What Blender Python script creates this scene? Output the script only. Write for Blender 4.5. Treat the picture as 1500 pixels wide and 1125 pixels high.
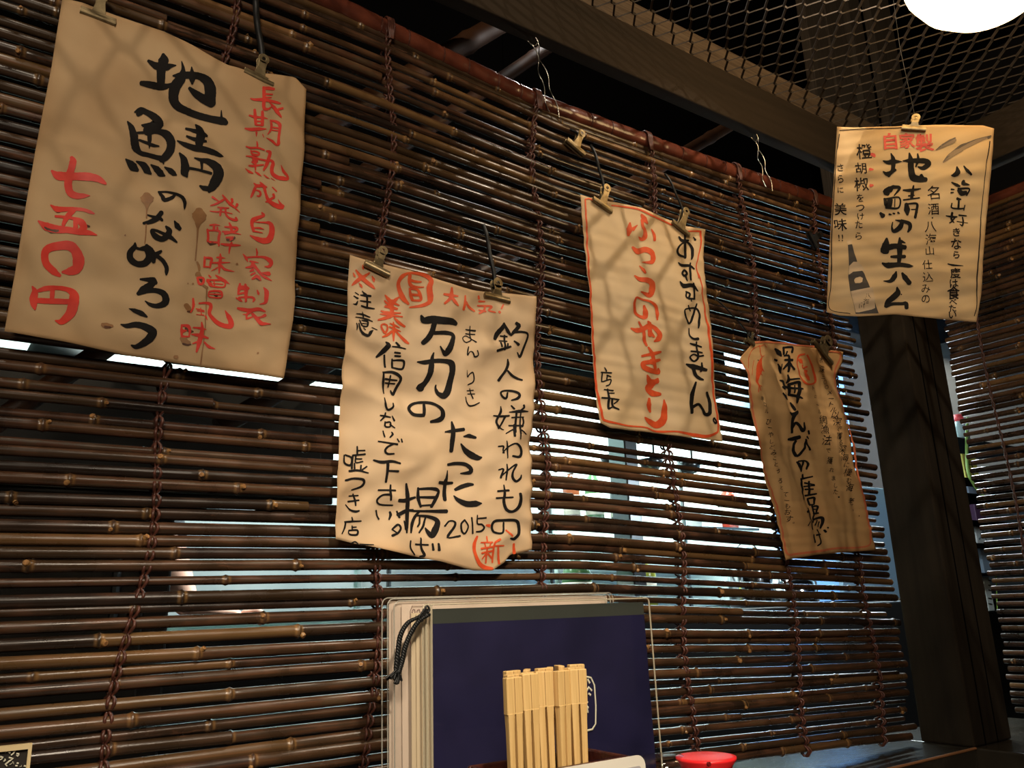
import bpy, bmesh, math, random
from math import sin, cos, pi, radians
from mathutils import Vector, Matrix, noise
import numpy as np

for o in list(bpy.data.objects): bpy.data.objects.remove(o, do_unlink=True)
S = bpy.context.scene
COL = S.collection
random.seed(7)

# ------------------------------------------------------------------ camera
F = 1200.0
def nrm(v): return v / np.linalg.norm(v)
AX = nrm(np.array([1800., -266., -1200.]))
AZ = np.array([-150., 4400., -1200.]); AZ = nrm(nrm(AZ) - AX * (AX @ nrm(AZ)))
AY = np.cross(AZ, AX)
R = np.array([AX, AY, AZ])                 # camera axes -> world axes
D = 0.8
C = np.array([0., -D, 0.])
cam_d = bpy.data.cameras.new('camera'); cam = bpy.data.objects.new('camera', cam_d); COL.objects.link(cam)
cam_d.sensor_width = 36; cam_d.lens = F / 1500 * 36; cam_d.clip_start = 0.02
cam.matrix_world = Matrix([[*R[0], C[0]], [*R[1], C[1]], [*R[2], C[2]], [0, 0, 0, 1]])
S.camera = cam
def ray(px, py): return R @ np.array([(px - 750) / F, (562.5 - py) / F, -1.])
def onY(px, py, y=0.): r = ray(px, py); return C + r * ((y + D) / r[1])
def onX(px, py, x): r = ray(px, py); return C + r * (x / r[0])

# ------------------------------------------------------------------ world, lights, exposure
W = bpy.data.worlds.new('world'); S.world = W; W.use_nodes = True
W.node_tree.nodes['Background'].inputs[0].default_value = (1.0, .80, .58, 1)
W.node_tree.nodes['Background'].inputs[1].default_value = 0.035
S.view_settings.view_transform = 'Standard'; S.view_settings.look = 'None'
S.view_settings.gamma = 1; S.view_settings.use_curve_mapping = False
S.view_settings.exposure = 0.0
S.cycles.transparent_max_bounces = 32; S.cycles.max_bounces = 8
def light(name, kind, loc, energy, col, size=.1, size_y=None, aim=None):
    l = bpy.data.lights.new(name, kind); o = bpy.data.objects.new(name, l); COL.objects.link(o)
    l.energy = energy; l.color = col; o.location = loc
    if kind == 'AREA':
        l.size = size
        if size_y: l.shape = 'RECTANGLE'; l.size_y = size_y
    else: l.shadow_soft_size = size
    if aim is not None:
        o.rotation_euler = (Vector(aim) - Vector(loc)).to_track_quat('-Z', 'Y').to_euler()
    return o
WARM = (1.0, .85, .66); COOL = (.86, 1.0, .97)
k_ = light('key_lamp', 'SPOT', (0.98, -0.56, 1.24), 24, WARM, .003, aim=(0.90, -0.20, 0.20)); k_.data.spot_size = radians(67); k_.data.spot_blend = .30
light('rear_lamp', 'POINT', (0.80, 0.13, 1.02), 1.6, (1.0, .95, .90), .03)
light('left_lamp', 'POINT', (-0.1, -0.60, 1.30), 10, WARM, .004)
light('room_fill', 'AREA', (-0.45, -1.5, 0.80), 15, WARM, .3, aim=(0.5, 0, 0.1))  # added overall soft fill from behind the camera
k_ = light('table_fill', 'SPOT', (0.22, -0.95, 0.72), 42, WARM, .03, aim=(0.50, -0.20, -.16)); k_.data.spot_size = radians(58); k_.data.spot_blend = .8  # added spot to brighten the menus and chopsticks
light('rack_fill', 'POINT', (1.78, 0.10, 0.30), 5, (.86, .95, 1.0), .05)  # added fill so the things in the gap show up
light('kitchen_tube_light', 'AREA', (1.8, 0.92, 0.98), 125, COOL, 3.0, .12, aim=(1.8, 1.4, 0.2))
light('kitchen_side_light', 'AREA', (2.4, 0.75, 1.2), 110, (.60, .78, 1.0), .5, .3, aim=(2.6, 1.4, 0.3))

# ------------------------------------------------------------------ helpers
def lin(c):
    return tuple(((x / 255) / 12.92 if x / 255 <= .04045 else ((x / 255 + .055) / 1.055) ** 2.4) for x in c) + (1.,)
def mat(name, col, rough=.5, metal=0., spec=.5, emit=None, es=0., alpha=None, trans=0., ior=1.45, coat=0.,
        noise_amt=0., noise_scale=40., stretch=(1, 1, 1), col2=None, bump=0., bump_scale=80., subs=0.):
    m = bpy.data.materials.new(name); m.use_nodes = True; nt = m.node_tree; b = nt.nodes['Principled BSDF']
    b.inputs['Base Color'].default_value = lin(col); b.inputs['Roughness'].default_value = rough
    b.inputs['Metallic'].default_value = metal; b.inputs['Specular IOR Level'].default_value = spec
    b.inputs['IOR'].default_value = ior; b.inputs['Coat Weight'].default_value = coat
    b.inputs['Transmission Weight'].default_value = trans
    if alpha is not None: b.inputs['Alpha'].default_value = alpha
    if emit: b.inputs['Emission Color'].default_value = lin(emit); b.inputs['Emission Strength'].default_value = es
    if col2 or bump:
        tc = nt.nodes.new('ShaderNodeTexCoord'); mp = nt.nodes.new('ShaderNodeMapping'); mp.inputs['Scale'].default_value = stretch
        nt.links.new(tc.outputs['Object'], mp.inputs[0])
    if col2:
        n = nt.nodes.new('ShaderNodeTexNoise'); n.inputs['Scale'].default_value = noise_scale; n.inputs['Detail'].default_value = 6
        nt.links.new(mp.outputs[0], n.inputs['Vector'])
        cr = nt.nodes.new('ShaderNodeValToRGB'); cr.color_ramp.elements[0].position = .35; cr.color_ramp.elements[1].position = .68
        cr.color_ramp.elements[0].color = lin(col); cr.color_ramp.elements[1].color = lin(col2)
        nt.links.new(n.outputs['Fac'], cr.inputs[0]); nt.links.new(cr.outputs[0], b.inputs['Base Color'])
    if bump:
        n = nt.nodes.new('ShaderNodeTexNoise'); n.inputs['Scale'].default_value = bump_scale; n.inputs['Detail'].default_value = 5
        nt.links.new(mp.outputs[0], n.inputs['Vector'])
        bp = nt.nodes.new('ShaderNodeBump'); bp.inputs['Strength'].default_value = bump; bp.inputs['Distance'].default_value = .002
        nt.links.new(n.outputs['Fac'], bp.inputs['Height']); nt.links.new(bp.outputs[0], b.inputs['Normal'])
    return m

class MB:
    """collects shapes of ONE object"""
    def __init__(s): s.v = []; s.f = []; s.c = []; s.mi = []
    def add(s, vs, fs, tint=0., mi=0):
        n = len(s.v); s.v += [tuple(v) for v in vs]; s.f += [tuple(i + n for i in f) for f in fs]
        s.c += (list(tint) if hasattr(tint, '__len__') else [tint] * len(vs)); s.mi += [mi] * len(fs)
    def box(s, c, d, rot=None, tint=0., mi=0):
        vs = [Vector((x * d[0] / 2, y * d[1] / 2, z * d[2] / 2)) for x in (-1, 1) for y in (-1, 1) for z in (-1, 1)]
        if rot is not None: vs = [rot @ v for v in vs]
        vs = [v + Vector(c) for v in vs]
        s.add(vs, [(0, 1, 3, 2), (4, 6, 7, 5), (0, 4, 5, 1), (2, 3, 7, 6), (0, 2, 6, 4), (1, 5, 7, 3)], tint, mi)
    def tube(s, pts, rad, n=8, tints=0., caps=True, flat=None, mi=0):
        pts = [Vector(p) for p in pts]; m = len(pts)
        rad = rad if hasattr(rad, '__len__') else [rad] * m
        tints = tints if hasattr(tints, '__len__') else [tints] * m
        vs = []; ts = []; up = None
        for i, p in enumerate(pts):
            t = (pts[min(i + 1, m - 1)] - pts[max(i - 1, 0)]); t = t.normalized() if t.length > 0 else Vector((1, 0, 0))
            if up is None: up = Vector((0, 0, 1)) if abs(t.z) < .9 else Vector((0, 1, 0))
            a = up.cross(t).normalized(); b = t.cross(a).normalized(); up = b
            for k in range(n):
                th = 2 * pi * k / n; ra = rad[i] * (flat if flat else 1)
                vs.append(p + a * cos(th) * ra + b * sin(th) * rad[i]); ts.append(tints[i])
        fs = [(i * n + k, i * n + (k + 1) % n, (i + 1) * n + (k + 1) % n, (i + 1) * n + k) for i in range(m - 1) for k in range(n)]
        s.add(vs, fs, ts, mi)
        if caps:
            for i, rev in ((0, 1), (m - 1, 0)):
                ring = vs[i * n:(i + 1) * n]
                s.add(ring, [tuple(range(n))[::-1] if rev else tuple(range(n))], [ts[i * n]] * n, mi)
    def lathe(s, prof, c, n=24, mi=0, axis='Z'):
        vs = []
        for r, z in prof:
            for k in range(n):
                th = 2 * pi * k / n
                p = Vector((r * cos(th), r * sin(th), z)) if axis == 'Z' else Vector((r * cos(th), z, r * sin(th)))
                vs.append(p + Vector(c))
        m = len(prof)
        fs = [(i * n + k, i * n + (k + 1) % n, (i + 1) * n + (k + 1) % n, (i + 1) * n + k) for i in range(m - 1) for k in range(n)]
        if prof[0][0] > 0: fs.append(tuple(range(n))[::-1])
        if prof[-1][0] > 0: fs.append(tuple((m - 1) * n + k for k in range(n)))
        s.add(vs, fs, 0., mi)
    def mesh(s, name, mats, smooth=False):
        me = bpy.data.meshes.new(name); me.from_pydata(s.v, [], s.f); me.update()
        for m in (mats if isinstance(mats, (list, tuple)) else [mats]): me.materials.append(m)
        me.polygons.foreach_set('material_index', s.mi)
        at = me.attributes.new('tint', 'FLOAT', 'POINT'); at.data.foreach_set('value', [float(x) for x in s.c])
        if smooth: me.polygons.foreach_set('use_smooth', [True] * len(me.polygons))
        return me
    def build(s, name, mats, parent=None, smooth=False, bevel=0., loc=None):
        o = bpy.data.objects.new(name, s.mesh(name, mats, smooth)); COL.objects.link(o)
        if parent: o.parent = parent
        if loc is not None: o.location = loc
        if bevel:
            b = o.modifiers.new('bevel', 'BEVEL'); b.width = bevel; b.segments = 2; b.limit_method = 'ANGLE'
        return o
def tag(o, label=None, cat=None, group=None, kind=None):
    if label: o['label'] = label
    if cat: o['category'] = cat
    if group: o['group'] = group
    if kind: o['kind'] = kind
    return o
def empty(name, loc, label, cat, group=None, rot=(0, 0, 0)):
    o = bpy.data.objects.new(name, None); COL.objects.link(o); o.location = loc; o.rotation_euler = rot; o.empty_display_size = .02
    return tag(o, label, cat, group)
def struct(name, mb, m, parent=None, bevel=0.):
    o = mb.build(name, m, parent, bevel=bevel)
    if parent is None: o['kind'] = 'structure'
    return o
def keep_world(o, parent):       # child whose mesh is in world coordinates
    o.parent = parent; o.matrix_parent_inverse = Matrix.LocRotScale(parent.location, parent.rotation_euler, None).inverted()
    return o
def wbox(mb, x0, x1, y0, y1, z0, z1, mi=0): mb.box(((x0 + x1) / 2, (y0 + y1) / 2, (z0 + z1) / 2), (x1 - x0, y1 - y0, z1 - z0), mi=mi)

# ------------------------------------------------------------------ materials
def bamboo_material():
    m = bpy.data.materials.new('smoked_bamboo'); m.use_nodes = True; nt = m.node_tree; N = nt.nodes; L = nt.links
    b = N['Principled BSDF']; b.inputs['Roughness'].default_value = .32; b.inputs['Specular IOR Level'].default_value = .55
    oi = N.new('ShaderNodeObjectInfo'); tc = N.new('ShaderNodeTexCoord')
    mp = N.new('ShaderNodeMapping'); mp.inputs['Scale'].default_value = (5, 300, 300); L.new(tc.outputs['Object'], mp.inputs[0])
    n1 = N.new('ShaderNodeTexNoise'); n1.inputs['Scale'].default_value = 1.; n1.inputs['Detail'].default_value = 7; L.new(mp.outputs[0], n1.inputs['Vector'])
    n2 = N.new('ShaderNodeTexNoise'); n2.inputs['Scale'].default_value = 26.; n2.inputs['Detail'].default_value = 4; L.new(tc.outputs['Object'], n2.inputs['Vector'])
    cr = N.new('ShaderNodeValToRGB'); e = cr.color_ramp.elements
    e[0].position = 0.; e[0].color = lin((17, 13, 12)); e[1].position = 1.; e[1].color = lin((98, 70, 48))
    for p, c in ((.3, (34, 24, 20)), (.5, (50, 34, 26)), (.66, (78, 50, 36)), (.8, (66, 53, 40))):
        x = e.new(p); x.color = lin(c)
    a1 = N.new('ShaderNodeMath'); a1.operation = 'MULTIPLY_ADD'; L.new(oi.outputs['Random'], a1.inputs[0]); a1.inputs[1].default_value = .50
    L.new(n1.outputs['Fac'], a1.inputs[2])
    a2 = N.new('ShaderNodeMath'); a2.operation = 'MULTIPLY_ADD'; L.new(n2.outputs['Fac'], a2.inputs[0]); a2.inputs[1].default_value = 1.0; L.new(a1.outputs[0], a2.inputs[2])
    a3 = N.new('ShaderNodeMath'); a3.operation = 'SUBTRACT'; L.new(a2.outputs[0], a3.inputs[0]); a3.inputs[1].default_value = .80
    L.new(a3.outputs[0], cr.inputs[0])
    at = N.new('ShaderNodeAttribute'); at.attribute_name = 'tint'
    mx = N.new('ShaderNodeMix'); mx.data_type = 'RGBA'; L.new(at.outputs['Fac'], mx.inputs['Factor']); L.new(cr.outputs[0], mx.inputs['A'])
    mx.inputs['B'].default_value = lin((176, 132, 78))
    mp3 = N.new('ShaderNodeMapping'); mp3.inputs['Scale'].default_value = (9, 60, 60); L.new(tc.outputs['Object'], mp3.inputs[0])
    n3 = N.new('ShaderNodeTexNoise'); n3.inputs['Scale'].default_value = 1.3; n3.inputs['Detail'].default_value = 8; n3.inputs['Roughness'].default_value = .68; L.new(mp3.outputs[0], n3.inputs['Vector'])
    r3 = N.new('ShaderNodeMapRange'); L.new(n3.outputs['Fac'], r3.inputs[0]); r3.inputs[1].default_value = .60; r3.inputs[2].default_value = .70; r3.inputs[4].default_value = .75
    mx2 = N.new('ShaderNodeMix'); mx2.data_type = 'RGBA'; L.new(r3.outputs[0], mx2.inputs['Factor']); L.new(mx.outputs['Result'], mx2.inputs['A'])
    mx2.inputs['B'].default_value = lin((116, 76, 54)); L.new(mx2.outputs['Result'], b.inputs['Base Color'])
    bp = N.new('ShaderNodeBump'); bp.inputs['Strength'].default_value = .5; bp.inputs['Distance'].default_value = .0009
    L.new(n1.outputs['Fac'], bp.inputs['Height']); L.new(bp.outputs[0], b.inputs['Normal'])
    rr = N.new('ShaderNodeMapRange'); L.new(n2.outputs['Fac'], rr.inputs[0]); rr.inputs[3].default_value = .14; rr.inputs[4].default_value = .46
    L.new(rr.outputs[0], b.inputs['Roughness'])
    return m
def paper_material(name, c1, c2, c3):
    m = bpy.data.materials.new(name); m.use_nodes = True; nt = m.node_tree; N = nt.nodes; L = nt.links
    b = N['Principled BSDF']; b.inputs['Roughness'].default_value = .78; b.inputs['Specular IOR Level'].default_value = .25
    tc = N.new('ShaderNodeTexCoord')
    n1 = N.new('ShaderNodeTexNoise'); n1.inputs['Scale'].default_value = 9.; n1.inputs['Detail'].default_value = 5; L.new(tc.outputs['Object'], n1.inputs['Vector'])
    cr = N.new('ShaderNodeValToRGB'); e = cr.color_ramp.elements; e[0].position = .3; e[1].position = .7; e[0].color = lin(c1); e[1].color = lin(c2)
    L.new(n1.outputs['Fac'], cr.inputs[0])
    at = N.new('ShaderNodeAttribute'); at.attribute_name = 'tint'
    mx = N.new('ShaderNodeMix'); mx.data_type = 'RGBA'; L.new(at.outputs['Fac'], mx.inputs['Factor']); L.new(cr.outputs[0], mx.inputs['A']); mx.inputs['B'].default_value = lin(c3)
    L.new(mx.outputs['Result'], b.inputs['Base Color'])
    n2 = N.new('ShaderNodeTexNoise'); n2.inputs['Scale'].default_value = 900.; L.new(tc.outputs['Object'], n2.inputs['Vector'])
    bp = N.new('ShaderNodeBump'); bp.inputs['Strength'].default_value = .15; bp.inputs['Distance'].default_value = .0003
    L.new(n2.outputs['Fac'], bp.inputs['Height']); L.new(bp.outputs[0], b.inputs['Normal'])
    tr = N.new('ShaderNodeBsdfTranslucent'); L.new(mx.outputs['Result'], tr.inputs[0]); L.new(bp.outputs[0], tr.inputs[1])
    ms = N.new('ShaderNodeMixShader'); ms.inputs[0].default_value = .18; out = N['Material Output']
    L.new(b.outputs[0], ms.inputs[1]); L.new(tr.outputs[0], ms.inputs[2]); L.new(ms.outputs[0], out.inputs[0])
    return m
def clear_mat(name, rough, base):
    m = bpy.data.materials.new(name); m.use_nodes = True; nt = m.node_tree; N = nt.nodes; L = nt.links; N.remove(N['Principled BSDF'])
    tr = N.new('ShaderNodeBsdfTransparent'); gl = N.new('ShaderNodeBsdfGlossy'); gl.inputs['Roughness'].default_value = rough
    fr = N.new('ShaderNodeLayerWeight'); fr.inputs['Blend'].default_value = .5; ms = N.new('ShaderNodeMixShader')
    pw = N.new('ShaderNodeMath'); pw.operation = 'POWER'; L.new(fr.outputs['Facing'], pw.inputs[0]); pw.inputs[1].default_value = 4.
    ad = N.new('ShaderNodeMath'); ad.operation = 'MULTIPLY_ADD'; ad.use_clamp = True; L.new(pw.outputs[0], ad.inputs[0]); ad.inputs[1].default_value = .8; ad.inputs[2].default_value = base
    L.new(ad.outputs[0], ms.inputs[0]); L.new(tr.outputs[0], ms.inputs[1]); L.new(gl.outputs[0], ms.inputs[2]); L.new(ms.outputs[0], N['Material Output'].inputs[0])
    return m
BAMBOO = bamboo_material()
CUT = mat('cut_bamboo_end', (176, 128, 76), .7, col2=(120, 82, 46), noise_scale=300)
CORD = mat('brown_cord', (66, 36, 28), .4, col2=(92, 52, 40), noise_scale=200)
HEM = mat('red_brown_tape', (74, 36, 26), .26, col2=(104, 54, 38), noise_scale=30, bump=.4, bump_scale=60, coat=.3)
BLACKST = mat('black_strap', (22, 22, 22), .5)
CLIP = mat('aged_brass_clip', (150, 132, 98), .42, metal=.75, col2=(112, 96, 70), noise_scale=120)
WIRE = mat('bright_wire', (205, 200, 190), .25, metal=1.)
INK = mat('black_ink', (26, 23, 22), .75, spec=.15)
INKW = mat('thin_black_ink', (34, 27, 24), .75, spec=.15)
RED1 = mat('red_ink', (212, 66, 52), .5, spec=.3, col2=(200, 54, 46), noise_scale=120)
RED2 = mat('orange_red_ink', (218, 88, 44), .5, spec=.3, col2=(200, 72, 38), noise_scale=120)
REDP = mat('faded_red_line', (205, 112, 74), .6)
STAIN = mat('brown_stain', (150, 108, 68), .55, col2=(128, 88, 54), noise_scale=90)
STAIND = mat('dark_brown_stain', (96, 56, 34), .5, col2=(62, 34, 24), noise_scale=150)
BEAM = mat('dark_painted_wood', (62, 52, 42), .85, spec=.15, col2=(54, 46, 37), noise_scale=3, stretch=(1, 20, 20), bump=.1, bump_scale=200)
COLM = mat('dark_column_wood', (44, 37, 29), .9, spec=.1, col2=(36, 30, 24), noise_scale=7, stretch=(12, 12, 1), bump=.15, bump_scale=50)
PLANK = mat('pale_raw_wood', (168, 144, 118), .6, col2=(128, 106, 84), noise_scale=14, stretch=(1, 30, 30), bump=.1)
STUD = mat('weathered_stud_wood', (120, 102, 82), .7, col2=(92, 78, 62), noise_scale=10, stretch=(30, 30, 1))
MESHM = mat('grey_expanded_metal', (84, 74, 64), .6, metal=.4)
BLACK = mat('dark_paint', (7, 6, 6), .95, spec=.05)
DARKWALL = mat('dark_brown_wall', (38, 30, 24), .8)
STEEL = mat('stainless_steel', (190, 200, 200), .38, metal=.55, col2=(170, 182, 184), noise_scale=6)
STEELD = mat('brushed_dark_steel', (110, 116, 118), .3, metal=.9)
TILE = mat('pale_kitchen_wall', (206, 222, 214), .5, col2=(186, 208, 204), noise_scale=5)
SILL = mat('worn_dark_sill', (60, 54, 46), .22, col2=(40, 36, 30), noise_scale=12, bump=.3)
EDGE = mat('worn_pale_edge', (142, 96, 62), .5)
TABLE = mat('dark_table_wood', (52, 36, 26), .35, col2=(38, 26, 20), noise_scale=9, stretch=(1, 14, 14))
CHOP = mat('pale_aspen_wood', (226, 190, 128), .55, col2=(206, 166, 102), noise_scale=16, stretch=(40, 40, 1))
CHOPD = mat('chopstick_slit', (150, 108, 62), .7)
HOLD = mat('dark_red_lacquer', (70, 32, 26), .3, col2=(52, 26, 22), noise_scale=60, bump=.5, bump_scale=200)
NAVY = mat('navy_cover', (36, 34, 68), .45, col2=(29, 28, 58), noise_scale=20)
BAND = mat('dark_grey_green_band', (62, 66, 60), .4)
PLAST = clear_mat('clear_vinyl', .04, .035)
PAGE = mat('laminated_page', (214, 196, 178), .35, coat=.5)
PAGE2 = mat('cream_page_edge', (206, 188, 158), .4, coat=.4)
WHITEINK = mat('white_print', (228, 224, 200), .5)
GREYINK = mat('grey_print', (120, 84, 80), .6)
BRAID = mat('black_braided_cord', (20, 21, 21), .5)
CARDW = mat('white_laminated_card', (236, 230, 216), .25, coat=.5)
CARDG = mat('grey_card_band', (176, 174, 176), .3)
REDCAP = mat('red_plastic_cap', (232, 40, 44), .3, subs=.2)
GLASS = clear_mat('clear_glass', .03, .10)
SOY = mat('soy_sauce', (26, 14, 8), .1)
CHALK = mat('black_card', (40, 34, 28), .7)
FRAMEW = mat('cream_frame', (226, 204, 156), .5)
SHIRT = mat('dark_cook_shirt', (30, 32, 40), .8)
SKIN = mat('skin', (226, 172, 148), .5)
HAIR = mat('dark_hair', (22, 18, 16), .6)
P1M = paper_material('tan_craft_paper', (190, 156, 116), (208, 178, 138), (172, 132, 88))
P2M = paper_material('cream_craft_paper', (214, 184, 146), (228, 200, 164), (196, 156, 110))
P3M = paper_material('pale_washi_paper', (222, 192, 148), (232, 206, 168), (204, 162, 112))
P4M = paper_material('brown_washi_paper', (204, 158, 104), (218, 178, 124), (186, 132, 80))
P5M = paper_material('yellowed_paper', (212, 180, 134), (226, 198, 154), (190, 148, 98))
# ------------------------------------------------------------------ setting
m = MB(); wbox(m, -2.2, 1.8, -3.2, -2.9, -1.05, 2.3); struct('wall_back', m, DARKWALL)
m = MB(); wbox(m, -2.4, -2.2, -3.2, 2.4, -1.05, 2.3); struct('wall_left', m, DARKWALL)
m = MB(); wbox(m, 3.4, 3.5, -3.2, 2.4, -1.05, 2.3); struct('wall_right', m, DARKWALL)
m = MB(); wbox(m, -2.4, 3.5, -3.2, 2.4, 2.2, 2.3); struct('ceiling', m, BLACK)
m = MB(); wbox(m, -2.4, 3.5, -3.2, 2.4, -1.1, -1.0); struct('floor', m, DARKWALL)
# kitchen beyond the blind
m = MB(); wbox(m, -2.2, 3.4, 1.60, 1.7, -1.0, 2.2); struct('wall_kitchen', m, TILE)
m = MB(); wbox(m, -2.2, 3.4, .02, .06, -1.0, -.245); struct('wall_below_blind', m, DARKWALL)
m = MB(); wbox(m, 1.60, 1.66, -2.9, -.10, -1.0, -.245); struct('wall_below_side_blind', m, DARKWALL)
# beams and column
m = MB(); wbox(m, -2.2, 1.56, -.012, .012, .790, .884)
beam = struct('main_beam', m, BEAM, bevel=.002); beam.name = 'trim_1'
m = MB(); wbox(m, -2.2, 1.56, -.008, .016, .886, .936); o = struct('trim_2', m, PLANK, bevel=.002)
m = MB(); wbox(m, 1.56, 1.60, -2.9, .012, .790, .884); struct('trim_3', m, BEAM, bevel=.002)
m = MB(); wbox(m, 1.34, 1.457, -.076, .0095, -.2299, .7895)
col = struct('trim_4', m, COLM, bevel=.003)
m = MB(); wbox(m, 1.372, 1.374, -.0772, -.0755, -.2298, .7895); wbox(m, 1.41, 1.4115, -.0772, -.0755, -.2298, .7895)
keep_world(m.build('column_groove', BLACK), col)
# sills
m = MB(); wbox(m, -2.2, 1.345, -.076, .10, -.27, -.230); sill = struct('trim_5', m, SILL, bevel=.003)
m = MB(); m.tube([(x / 10, -.0755, -.2312) for x in range(-20, 13)] + [(1.343, -.0755, -.2312)], .0022, 6); keep_world(m.build('worn_edge', EDGE, smooth=True), sill)
m = MB(); wbox(m, 1.345, 1.70, -2.9, .10, -.27, -.2305); sill2 = struct('trim_6', m, SILL, bevel=.003)
# studs on the far upper wall, seen over the beam through the mesh
m = MB(); wbox(m, -2.2, 3.4, .62, .66, 1.02, 2.2); up = struct('wall_upper', m, BLACK)
for k, (px0, px1) in enumerate(((1186, 1212), (1216, 1240), (1251, 1268), (1283, 1312))):
    x0 = onY(px0, 60, .5)[0]; x1 = onY(px1, 60, .5)[0]
    m = MB(); wbox(m, x0, x1, .5, .53, .95, 2.19); o = m.build('wall_stud', STUD, bevel=.002); o['kind'] = 'structure'; o.name = 'trim_%d' % (7 + k)
# dark poles above the blind
PL = mat('old_bamboo_pole', (92, 58, 34), .5, col2=(66, 42, 26), noise_scale=20)
for k, (a, b_, r, lab) in enumerate((((600, 112), (760, 18), .017, 'thick brown bamboo pole slanting behind the beam, nearest the left hem'),
                              ((985, 234), (1090, 172), .012, 'thin brown bamboo pole slanting up behind the beam near the right wire hook'),
                              ((716, 128), (838, 45), .011, 'dim grey-brown pole behind the left wire hook'))):
    p = Vector(onY(*a, .15)); q = Vector(onY(*b_, .15)); d = (q - p)
    pts = [p + d * t for t in (-3.5, 0, .35, .45, .5, .55, .65, 1, 1.6)]
    m = MB(); m.tube(pts, [r, r, r, r, r * 1.12, r, r, r, r], 14)
    tag(m.build('bamboo_pole', PL, smooth=True), lab, 'pole')
# expanded metal mesh ceiling
m = MB(); hx, hy, zc = .0212, .0195, .8850
x0 = 1.572; nseg = 118
for k in range(116):
    y0 = -.013 - k * hy
    prev = None
    for i in range(nseg):
        xx = x0 - i * hx; ph = (i + k) % 2
        yy = y0 - (hy if ph else 0)
        for P in (Vector((xx + .0036, yy, zc + (.0011 if ph else -.0011))), Vector((xx - .0036, yy, zc + (.0011 if ph else -.0011)))):
          if prev is not None:
            d = (P - prev); t = d.normalized(); sd = Vector((-t.y, t.x, 0)) * .0013; up_ = Vector((0, 0, 1)) * .0011
            if sd.y < 0: sd = -sd
            sd = sd + Vector((0, 0, .0009))
            if xx > -.55:
                m.add([prev - sd - up_, prev + sd - up_, prev + sd + up_, prev - sd + up_, P - sd - up_, P + sd - up_, P + sd + up_, P - sd + up_],
                      [(0, 1, 5, 4), (1, 2, 6, 5), (2, 3, 7, 6), (3, 0, 4, 7)])
          prev = P
tag(m.build('ceiling_mesh', MESHM), 'grey expanded metal mesh stretched flat over the beams as a ceiling grille', 'mesh ceiling')
# pendant lamp below the mesh
lc = C + ray(1434, -74) * 1.06
GLOW = mat('lit_opal_glass', (255, 236, 205), .3, emit=(255, 214, 150), es=9.)
lr = empty('pendant_lamp', (lc[0], lc[1], lc[2]), 'glowing round opal pendant lamp under the mesh at the top right corner', 'lamp')
m = MB(); m.lathe([(.001, -.098), (.03, -.094), (.055, -.083), (.078, -.062), (.093, -.035), (.099, 0), (.093, .034), (.078, .058), (.055, .072), (.03, .078)], (0, 0, 0), 36); m.build('globe', GLOW, lr, smooth=True)
m = MB(); m.lathe([(.034, .074), (.034, .098), (.02, .106), (.012, .12)], (0, 0, 0), 24); m.build('collar', STEELD, lr, smooth=True)
m = MB(); m.tube([(0, 0, .115), (0, 0, 2.19 - lc[2])], .003, 8); m.build('cord', BLACKST, lr)

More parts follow.
